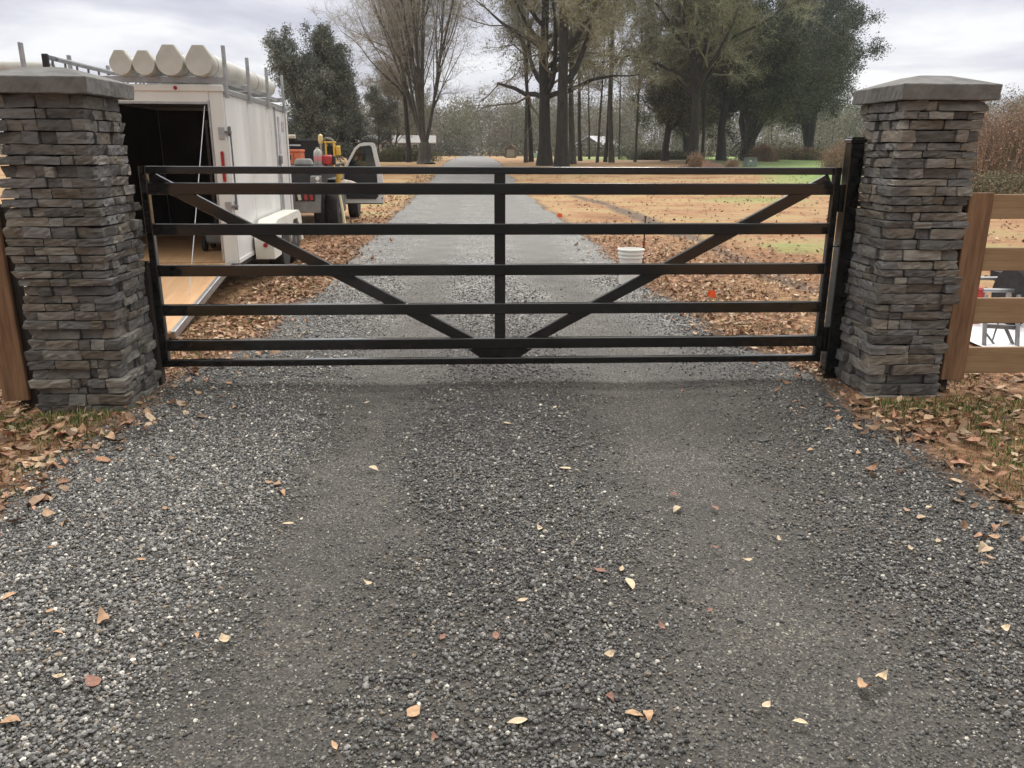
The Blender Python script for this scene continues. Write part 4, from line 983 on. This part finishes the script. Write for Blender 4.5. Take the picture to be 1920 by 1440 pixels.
# leaf pile
x, y, z = at(1318, 58)
n = 16; V = []; r = np.random.default_rng(3)
for i in range(n+1):
    for j in range(n+1):
        u, v = i/n*2-1, j/n*2-1; q = max(0, 1-(u*u+v*v)); V.append((u*1.7, v*1.2, .42*q**.8*(1+.25*r.normal())-.03))
tag(MB().add(V, [(i*(n+1)+j, (i+1)*(n+1)+j, (i+1)*(n+1)+j+1, i*(n+1)+j+1) for i in range(n) for j in range(n)]).build('leaf_pile', mat('pile_leaves', (.11, .06, .04), (.32, .19, .13), 14, rough=.9, bump=.04, bscale=14, contrast=.4), loc=(x, y, z)), 'low heap of raked brown leaves on the lawn before the big trees', 'leaf pile')

# ------------------------------------------------------------------ trees
def nrm(v): return v/np.maximum(np.linalg.norm(v, axis=-1, keepdims=True), 1e-9)
def tubes_np(P, Rr, sides):
    """P (m,k,3) polylines, Rr (m,k) radii -> verts, quads"""
    m, k, _ = P.shape; T = np.zeros_like(P); T[:, 1:-1] = P[:, 2:]-P[:, :-2]; T[:, 0] = P[:, 1]-P[:, 0]; T[:, -1] = P[:, -1]-P[:, -2]; T = nrm(T)
    mean = nrm(P[:, -1]-P[:, 0]); ref = np.where(np.abs(mean[:, 2:3]) < .8, np.array([[0, 0, 1.]]), np.array([[1., 0, 0]]))[:, None, :]
    U_ = nrm(np.cross(T, ref)); W_ = np.cross(T, U_)
    a = np.arange(sides)*2*np.pi/sides
    V = P[:, :, None]+Rr[:, :, None, None]*(np.cos(a)[None, None, :, None]*U_[:, :, None]+np.sin(a)[None, None, :, None]*W_[:, :, None])
    idx = np.arange(m*k*sides).reshape(m, k, sides); nx_ = np.roll(idx, -1, 2)
    F = np.stack([idx[:, :-1], nx_[:, :-1], nx_[:, 1:], idx[:, 1:]], -1).reshape(-1, 4)
    return V.reshape(-1, 3), F
def grow(r, start, d, Ln, r0, r1, k, wig, up):
    """vectorised curved branches: start (m,3), d (m,3), Ln,r0,r1 (m,)"""
    m = len(start); P = np.zeros((m, k, 3)); P[:, 0] = start; dd_ = nrm(d.astype(float)); st = (Ln/(k-1))[:, None]
    for i in range(1, k):
        dd_ = nrm(dd_+r.normal(0, wig, (m, 3))+np.array([0, 0, up])); P[:, i] = P[:, i-1]+dd_*st
    tt = np.linspace(0, 1, k)[None]; return P, r0[:, None]*(1-tt)**.85+r1[:, None]*tt**1.0
def children(r, P, Rr, per, t0, t1, ang, lenf, Lpar, radf, wig, up, k, out_bias=0.0, minr=.004):
    m, kk, _ = P.shape; t = r.uniform(t0, t1, (m, per)); f = t*(kk-1); i0 = np.minimum(f.astype(int), kk-2); fr = (f-i0)[..., None]
    mi = np.arange(m)[:, None]; S = P[mi, i0]*(1-fr)+P[mi, i0+1]*fr; D_ = nrm(P[mi, i0+1]-P[mi, i0])
    rad = Rr[mi, i0]*(1-fr[..., 0])+Rr[mi, i0+1]*fr[..., 0]
    q = nrm(np.cross(D_, r.normal(0, 1, D_.shape))); 
    if out_bias: q = nrm(q+np.array([0, 0, out_bias]))
    a = r.normal(ang, ang*.22, t.shape)[..., None]; nd_ = D_*np.cos(a)+q*np.sin(a)
    Ls = Lpar[:, None]*lenf*(1.15-.65*t)*r.uniform(.7, 1.25, t.shape)
    r0 = np.maximum(rad*radf, minr)
    Ls = Ls.ravel(); r0 = r0.ravel()
    Pc, Rc = grow(r, S.reshape(-1, 3), nd_.reshape(-1, 3), Ls, r0, np.maximum(r0*.08, minr*.6), k, wig, up)
    return Pc, Rc, Ls
def ribbons(r, P, n, ln, wd, spread=.8, up=.12):
    m, k, _ = P.shape; a = r.integers(0, m, n); i0 = r.integers(0, k-1, n); fr = r.uniform(0, 1, (n, 1))
    S = P[a, i0]*(1-fr)+P[a, i0+1]*fr; D_ = nrm(P[a, i0+1]-P[a, i0])
    d = nrm(D_*.7+r.normal(0, spread, (n, 3))*.6+np.array([0, 0, up])); L_ = (r.uniform(.45, 1.2, n)*ln)[:, None]
    s_ = nrm(np.cross(d, r.normal(0, 1, (n, 3))))*wd*.5
    M_ = S+d*L_*.5+r.normal(0, .05, (n, 3))*L_; E = M_+nrm(d+r.normal(0, .3, (n, 3)))*L_*.5
    V = np.stack([S-s_, S+s_, M_+s_*.7, M_-s_*.7, E], 1); b = 5*np.arange(n)[:, None]
    return V.reshape(-1, 3), np.array([[0, 1, 2, 3]])+b, np.array([[3, 2, 4]])+b, E
def leaves(r, C, size, n_per, rad):
    n = len(C)*n_per; c = np.repeat(C, n_per, 0)+r.normal(0, rad, (n, 3)); u = nrm(r.normal(0, 1, (n, 3))); v = nrm(np.cross(u, r.normal(0, 1, (n, 3))))
    s = (r.uniform(.6, 1.4, n)*size)[:, None]
    V = np.stack([c-u*s, c-v*s*.45, c+u*s, c+v*s*.45], 1); return V.reshape(-1, 3), np.arange(n*4).reshape(-1, 4)
def merge(parts):
    V = []; F4 = []; F3 = []; Cc = []; b = 0
    for v, f4, f3, c in parts:
        V.append(v); Cc.append(c if c.ndim == 2 else np.tile(c, (len(v), 1)))
        if f4 is not None and len(f4): F4.append(f4+b)
        if f3 is not None and len(f3): F3.append(f3+b)
        b += len(v)
    return np.concatenate(V), [np.concatenate(q) for q in (F4, F3) if q], np.concatenate(Cc)
def tree(name, label, cat, px, D, H, r0, seed, stems=1, spread=.0, lean=(0, 0), clear=.3, limbs=9, lang=.9, llen=.5, sub=7, sub2=6, twigs=9000, tlen=.9, tw=.018,
         up=.05, twc=(.17, .14, .11), leafn=0, leafs=.1, lper=4, lrad=.3, leafc=((.06, .07, .03),), bark=None, group=None, wig=.06, wigl=.2, base=None, rf1=.46, flare=1.35, lup=.06, zoff=0, d=None, trunkshow=True, t1=.97):
    r = np.random.default_rng(seed); x, y, z = at(px, D)
    t = thing(name, label, cat, (x, y, z-.1+zoff), 0, group)
    ang = r.uniform(0, 2*np.pi, stems)+np.arange(stems)*2*np.pi/stems
    S = np.stack([np.cos(ang)*r0*(.9 if stems > 1 else 0), np.sin(ang)*r0*(.9 if stems > 1 else 0), 0*ang], 1)
    if base: S[:, 2] += base[0]*.8; S[:, :2] *= .7
    dirs = np.stack([np.cos(ang)*spread*r.uniform(.4, 1.2, stems)+lean[0], np.sin(ang)*spread*r.uniform(.4, 1.2, stems)+lean[1], 1+0*ang], 1)
    Ls = np.full(stems, H)*r.uniform(.85, 1.05, stems)
    P0, R0 = grow(r, S, dirs, Ls, np.full(stems, r0), np.full(stems, r0*.10), 12, wig, up)
    R0[:, 0] *= (1.1 if base else flare)
    bk = bark or M_bark
    v0, f0 = tubes_np(P0, R0, 12)
    P1, R1, L1 = children(r, P0, R0, limbs, clear, t1, lang, llen, Ls, rf1, wigl, lup, 9, .25)
    P2, R2, L2 = children(r, P1, R1, sub, .12, 1.0, .8, .5, L1, .52, .26, .05, 6)
    P3, R3, L3 = children(r, P2, R2, sub2, .12, 1.0, .8, .5, L2, .5, .28, .04, 4, minr=.005)
    v1, f1 = tubes_np(P1, R1, 7); v2, f2 = tubes_np(P2, R2, 5); v3, f3 = tubes_np(P3, R3, 3)
    Vt, Ft, _ = merge([(v0, f0, None, np.zeros(3)), (v1, f1, None, np.zeros(3))]+([(*tubes_np(np.stack([np.zeros(7), np.zeros(7), np.linspace(0, base[0], 7)], 1)[None]+r.normal(0, .03, (1, 7, 3))*np.array([1, 1, 0]), base[1]*np.array([[flare, 1.12, 1.0, .96, .95, .9, .6]]), 14), None, np.zeros(3))] if base else []))
    np_mesh('trunk', Vt, Ft, bk, t, smooth=True)
    tc_ = np.array(twc); parts = [(v2, f2, None, tc_*.55), (v3, f3, None, tc_*.75)]
    allP = P3
    if twigs:
        v, q4, q3, E = ribbons(r, allP, twigs, tlen, tw); cc = np.repeat(tc_[None]*r.uniform(.6, 1.35, (twigs, 1)), 5, 0); parts.append((v, q4, q3, cc))
    if leafn:
        idx = r.integers(0, P3.shape[0], leafn); C = P3[idx, r.integers(1, 4, leafn)]
        lc = np.array(leafc); v, q = leaves(r, C, leafs, lper, lrad)
        cl = lc[r.integers(0, len(lc), leafn)]*r.uniform(.6, 1.4, (leafn, 1)); cc = np.repeat(cl, lper*4, 0); parts.append((v, q, None, cc))
    Vc, Fc, Cc = merge(parts)
    np_mesh('crown', Vc, Fc, M_fol, t, color=Cc)
    return t
OL = ((.23, .23, .12), (.30, .29, .16), (.18, .19, .10)); DK = ((.065, .078, .045), (.085, .098, .06), (.11, .12, .075), (.05, .058, .034)); EV = ((.15, .175, .145), (.19, .215, .18), (.23, .25, .21), (.11, .13, .105))
tree('oak_tree', 'huge bare oak with a straight dark trunk, left one of the close pair', 'tree', 1020, 60, 21, .46, 21, clear=.25, rf1=.55, limbs=24, lang=1.15, llen=.56, sub=9, sub2=7, twigs=24000, tlen=.9, tw=.016, twc=(.42, .41, .31), leafn=5000, leafs=.07, lper=4, lrad=.25, leafc=OL, wig=.03, lup=.03, t1=.9, flare=1.45)
tree('oak_tree', 'huge bare oak with a ridged grey trunk, right one of the close pair', 'tree', 1052, 57, 20, .44, 32, clear=.20, rf1=.62, wigl=.24, limbs=20, lang=1.0, llen=.50, sub=9, sub2=7, twigs=19000, tlen=.9, tw=.016, twc=(.42, .41, .31), leafn=4000, leafs=.07, lper=4, lrad=.25, leafc=OL, wig=.02, lup=.04, flare=1.35)
tree('bare_tree', 'many-stemmed bare tree fanning out above the low house', 'tree', 795, 62, 18, .115, 23, stems=11, base=(1.7, .50), spread=.42, clear=.12, bark=M_barkp, limbs=14, lang=.40, llen=.42, sub=8, sub2=7, twigs=32000, tlen=1.0, tw=.012, twc=(.50, .49, .43), wig=.035, up=.035, lup=.08, wigl=.08, flare=1.6, leafn=3000, leafs=.05, lper=4, lrad=.25, leafc=((.26, .22, .15),))
tree('bare_tree', 'single-trunk bare tree just left of the many-stemmed one', 'tree', 765, 66, 18, .20, 24, clear=.22, limbs=22, lang=.6, llen=.42, sub=8, sub2=6, twigs=12000, tlen=1.0, tw=.012, twc=(.50, .49, .43), wig=.03, lup=.07)
tree('evergreen_tree', 'dense dark evergreen tree behind the trailer roof', 'tree', 598, 50, 7.3, .16, 25, stems=5, spread=.2, clear=.03, limbs=24, lang=.75, llen=.36, sub=8, sub2=7, twigs=6000, tlen=.5, tw=.016, twc=(.10, .095, .075), leafn=15000, leafs=.055, lper=6, lrad=.13, leafc=EV, up=.06)
tree('evergreen_tree', 'lower evergreen half hidden behind the trailer roof rack uprights', 'tree', 576, 53, 5.9, .14, 77, stems=3, spread=.22, clear=.03, limbs=18, lang=.8, llen=.36, sub=8, sub2=6, twigs=4000, tlen=.5, tw=.016, twc=(.10, .095, .075), leafn=9000, leafs=.055, lper=6, lrad=.13, leafc=EV, up=.05)
tree('evergreen_tree', 'shorter dark evergreen leaning right of the tall evergreen', 'tree', 662, 54, 5.0, .12, 26, stems=3, spread=.32, clear=.03, limbs=16, lang=.9, llen=.40, sub=7, sub2=6, twigs=3000, tlen=.5, tw=.016, twc=(.10, .095, .075), leafn=6000, leafs=.055, lper=6, lrad=.13, leafc=EV)
tree('small_tree', 'small leafy tree in front of the left end of the house', 'tree', 706, 74, 5.6, .10, 27, clear=.08, limbs=14, lang=.85, llen=.5, sub=7, sub2=5, twigs=7000, tlen=.6, tw=.014, twc=(.17, .15, .12), leafn=2200, leafs=.07, lper=4, lrad=.25, leafc=EV)
tree('small_tree', 'slim bare tree before the middle of the house', 'tree', 735, 80, 8.5, .10, 28, stems=2, spread=.2, clear=.15, limbs=16, lang=.7, llen=.45, sub=7, sub2=6, twigs=16000, tlen=.7, tw=.014, twc=(.22, .195, .155), leafn=1500, leafs=.06, lper=4, leafc=OL)
# slender grove trees: two shapes, copied
sl_spots = [(985, 66, 'thin pale trunk of the twin pair left of the big oaks'), (995, 68, 'thin darker trunk of the twin pair left of the big oaks'), (1073, 62, 'stout slender tree pressed against the right oak'), (1087, 78, 'slender dark tree before the left corner of the barn'),
            (1104, 84, 'very thin pole tree before the barn gable'), (1119, 70, 'slender tree forked near the barn gable'), (1134, 74, 'straight slender tree before the barn roof ridge'), (1146, 70, 'tallest slender tree, left stem before the sloping barn roof'),
            (1160, 90, 'thin tree at the right tip of the barn roof'), (1190, 72, 'lone slender tree between the barn and the dark grove')]
protos = []
for q, (px, D, lb) in enumerate(sl_spots):
    lb2 = lb
    if q < 4:
        o = tree('slender_tree', lb2, 'tree', px, D, 17+q, .15+.03*(q % 2)+(.09 if q == 2 else 0), 40+q, clear=.33, limbs=11, lang=.62, llen=.28, sub=6, sub2=5, twigs=6000, tlen=.8, tw=.013, twc=(.42, .41, .33), leafn=1400, leafs=.06, lper=3, lrad=.25, leafc=OL+((.22, .10, .06),), wig=.03, lup=.08, group='slender trees of the middle grove', bark=M_bark if q % 2 else M_barkp)
        protos.append(o)
    else:
        o = copy_tree(protos[(q*3+1) % 4]); o['label'] = lb2; x, y, z = at(px, D); o.location = (x, y, z-.1); o.rotation_euler = (0, 0, q*1.7); s = .85+.05*(q % 4)
        o.scale = (s*(.62 if q in (4, 8) else .9), s*(.62 if q in (4, 8) else .9), s)
# right-hand grove
tree('oak_tree', 'dark-trunked leafy tree at the left edge of the right-hand grove', 'tree', 1246, 74, 14, .32, 51, clear=.16, limbs=20, lang=1.0, llen=.38, sub=9, sub2=7, twigs=22000, tlen=.8, tw=.016, twc=(.13, .115, .085), leafn=11000, leafs=.08, lper=5, lrad=.25, leafc=DK+OL)
tree('oak_tree', 'tall tree with long bare limbs arching right over the grove', 'tree', 1298, 66, 19, .42, 52, clear=.18, rf1=.6, limbs=20, lang=.95, llen=.56, sub=10, sub2=8, twigs=40000, tlen=1.0, tw=.016, twc=(.38, .37, .28), leafn=9000, leafs=.07, lper=4, lrad=.4, leafc=OL+DK[:2], lup=.03)
tree('slender_tree', 'thin dark trunk between the two stout grove trunks', 'tree', 1318, 70, 13, .15, 53, clear=.4, limbs=12, lang=.7, llen=.3, sub=6, sub2=5, twigs=6000, leafn=2500, leafs=.08, lper=4, leafc=DK)
tree('oak_tree', 'stout black-trunked tree just left of the spreading oak', 'tree', 1352, 76, 17, .40, 54, clear=.24, limbs=18, lang=.95, llen=.42, sub=9, sub2=7, twigs=20000, tlen=.9, twc=(.20, .18, .13), leafn=12000, leafs=.08, lper=5, lrad=.4, leafc=DK+OL)
tree('live_oak', 'wide spreading evergreen oak with a short forked trunk above the utility box', 'tree', 1400, 84, 12.0, .34, 65, stems=6, base=(2.3, .72), spread=.9, clear=.25, limbs=15, lang=.85, llen=.50, sub=9, sub2=7, twigs=12000, tlen=.8, tw=.018, twc=(.10, .09, .065), leafn=18000, leafs=.10, lper=6, lrad=.28, leafc=DK, up=.045, wig=.13, lup=.03, flare=1.35)
tree('live_oak', 'broad dark evergreen oak forming the right end of the grove', 'tree', 1515, 98, 16.0, .34, 56, stems=5, base=(2.0, .6), spread=.38, clear=.14, limbs=18, lang=.95, llen=.42, sub=9, sub2=7, twigs=14000, tlen=.8, tw=.018, twc=(.12, .11, .08), leafn=22000, leafs=.11, lper=6, lrad=.3, leafc=DK+EV)
tree('evergreen_tree', 'dark evergreen filling the gap behind the two stout grove trunks', 'tree', 1290, 96, 13, .3, 57, stems=3, spread=.3, clear=.14, limbs=18, lang=.95, llen=.42, sub=8, sub2=6, twigs=6000, leafn=11000, leafs=.11, lper=6, lrad=.28, leafc=DK)

# ------------------------------------------------------------------ brush thickets and far woods
def brush(label, px, D, wx, wy, H, n, pal, seed, tw=.02, base=.35):
    r = np.random.default_rng(seed); x, y, z = at(px, D)
    bx = r.normal(0, .33, n)*wx; by = r.normal(0, .33, n)*wy; e = np.exp(-(bx/wx)**2*1.3)
    S = np.stack([bx, by, terr(x+bx, y+by)-z], 1); hgt = H*(base+(1-base)*e)*r.uniform(.35, 1.05, n)
    d = nrm(np.stack([r.normal(0, .22, n), r.normal(0, .22, n), 1+0*bx], 1)); M_ = S+d*hgt[:, None]*.55; E = S+nrm(d+r.normal(0, .16, (n, 3)))*hgt[:, None]
    s_ = nrm(np.cross(d, r.normal(0, 1, (n, 3))))*tw*.5
    V = np.stack([S-s_, S+s_, M_+s_*.8, M_-s_*.8, E], 1); b = 5*np.arange(n)[:, None]
    pal = np.array(pal); c = np.repeat(pal[r.integers(0, len(pal), n)]*r.uniform(.7, 1.3, (n, 1)), 5, 0)
    m = n; C = M_+(E-M_)*r.uniform(0, 1.05, (n, 1)); v, q = leaves(r, C, tw*3.0, 3, .12*H**.5*.5)
    c2 = np.repeat(pal[r.integers(0, len(pal), n)]*r.uniform(.7, 1.35, (n, 1)), 12, 0)
    Vv, Ff, Cc = merge([(V.reshape(-1, 3), np.array([[0, 1, 2, 3]])+b, np.array([[3, 2, 4]])+b, c), (v, q, None, c2)])
    o = np_mesh('brush_thicket', Vv, Ff, M_fol, color=Cc, loc=(x, y, z)); return tag(o, label, 'brush')
RD = ((.36, .23, .17), (.42, .28, .20), (.28, .19, .14), (.25, .20, .14)); TN = ((.42, .30, .20), (.36, .26, .18), (.28, .20, .13)); GN = ((.12, .13, .06), (.17, .16, .09), (.22, .19, .12))
brush('tall reddish brush thicket beyond the right fence', 1925, 33, 3.3, 3.0, 3.6, 13000, RD+GN[1:2], 81, .012, .5)
brush('low green-brown brush at the foot of the reddish thicket', 1890, 28.5, 3.0, 1.4, 1.1, 6000, GN+RD[2:], 82, .012)
brush('reddish-tan brush clump behind the black hinge post', 1588, 52, 1.6, 1.3, 2.0, 3500, RD+TN, 83, .014, .2)
brush('tan weed clump standing before the leaf pile', 1304, 54, .45, .4, 1.15, 900, TN, 84, .014, .2)
brush('short tan weed clump left of the utility box', 1374, 54, .5, .4, .75, 900, TN, 85, .014, .2)
brush('pinkish-tan brush right of the spreading oak trunk', 1430, 82, 1.7, 1.0, 1.7, 2200, TN+RD, 86, .02, .2)
brush('low band of tan brush along the far edge of the green lawn', 1510, 92, 6.0, 1.5, 1.3, 6000, TN+GN, 87, .025, .8)
brush('low green shrubs in front of the house', 755, 70, 3.4, 1.2, 1.3, 4500, GN+((.09, .13, .05),), 88, .02, .5)
brush('low green undergrowth at the foot of the right-hand grove', 1240, 84, 5.0, 1.4, 1.0, 4500, GN+DK, 89, .02, .6)

def woods():
    r = np.random.default_rng(99); parts = []
    pal = np.array([(.18, .175, .115), (.19, .18, .125), (.16, .165, .11), (.21, .20, .14), (.13, .145, .09), (.19, .165, .12)])
    n = 215
    px = np.concatenate([r.uniform(560, 1350, 115), r.uniform(1350, 1750, 45), r.uniform(1750, 2250, 30), r.uniform(-500, 560, 25)]); D = r.uniform(165, 235, n)
    for k in range(n):
        x, y, z = at(px[k], D[k]); H = r.uniform(9, 14)*D[k]/185; rad = r.uniform(2.4, 4.4)
        if 1000 < px[k] < 1250: H *= 1.05
        c0 = pal[r.integers(0, len(pal))]*r.uniform(1.0, 1.45)
        P, Rr = grow(r, np.array([[x, y, z-.2]]), np.array([[0, 0, 1.]]), np.array([H*.85]), np.array([.16]), np.array([.04]), 5, .05, .05)
        v, f = tubes_np(P, Rr, 4); parts.append((v, f, None, np.array((.09, .08, .065))))
        m = 90; u = nrm(r.normal(0, 1, (m, 3)))*r.uniform(.3, 1, (m, 1))**.4; C = np.array([x, y, z+H*.5])+u*np.array([rad, rad, H*.5]); C[:, 2] = np.maximum(C[:, 2], z+.3)
        v, q = leaves(r, C, .20, 22, .8); cc = np.repeat(c0*r.uniform(.8, 1.15, (m, 1)), 88, 0); parts.append((v, q, None, cc))
    for k in range(260):
        x, y, z = at(r.uniform(-400, 2250), r.uniform(150, 172)); m = 26
        C = np.array([x, y, z])+r.normal(0, 1, (m, 3))*np.array([2.2, 1.5, 0])+np.array([0, 0, 1])*r.uniform(.1, 2.2, (m, 1))
        v, q = leaves(r, C, .24, 12, .4); parts.append((v, q, None, np.repeat(pal[r.integers(0, len(pal))]*r.uniform(.5, .95, (m, 1)), 48, 0)))
    V, F, C = merge(parts)
    tag(np_mesh('far_woods', V, F, M_fol, color=C), 'hazy grey-green winter woods closing the view behind the fields', 'woods', kind='stuff')
woods()

# ------------------------------------------------------------------ haze
m = bpy.data.materials.new('haze'); m.use_nodes = True; nt = m.node_tree; N = nt.nodes
N.remove(N['Principled BSDF']); pv = N.new('ShaderNodeVolumePrincipled'); pv.inputs['Color'].default_value = (.86, .88, .92, 1); pv.inputs['Density'].default_value = .00042; pv.inputs['Anisotropy'].default_value = .3
lk(pv.outputs[0], N['Material Output'].inputs['Volume'])
hz = MB().box((60, 108, 14.5), (700, 340, 33)).build('haze', m); tag(hz, kind='stuff', label='thin pale winter haze over the fields', cat='haze')
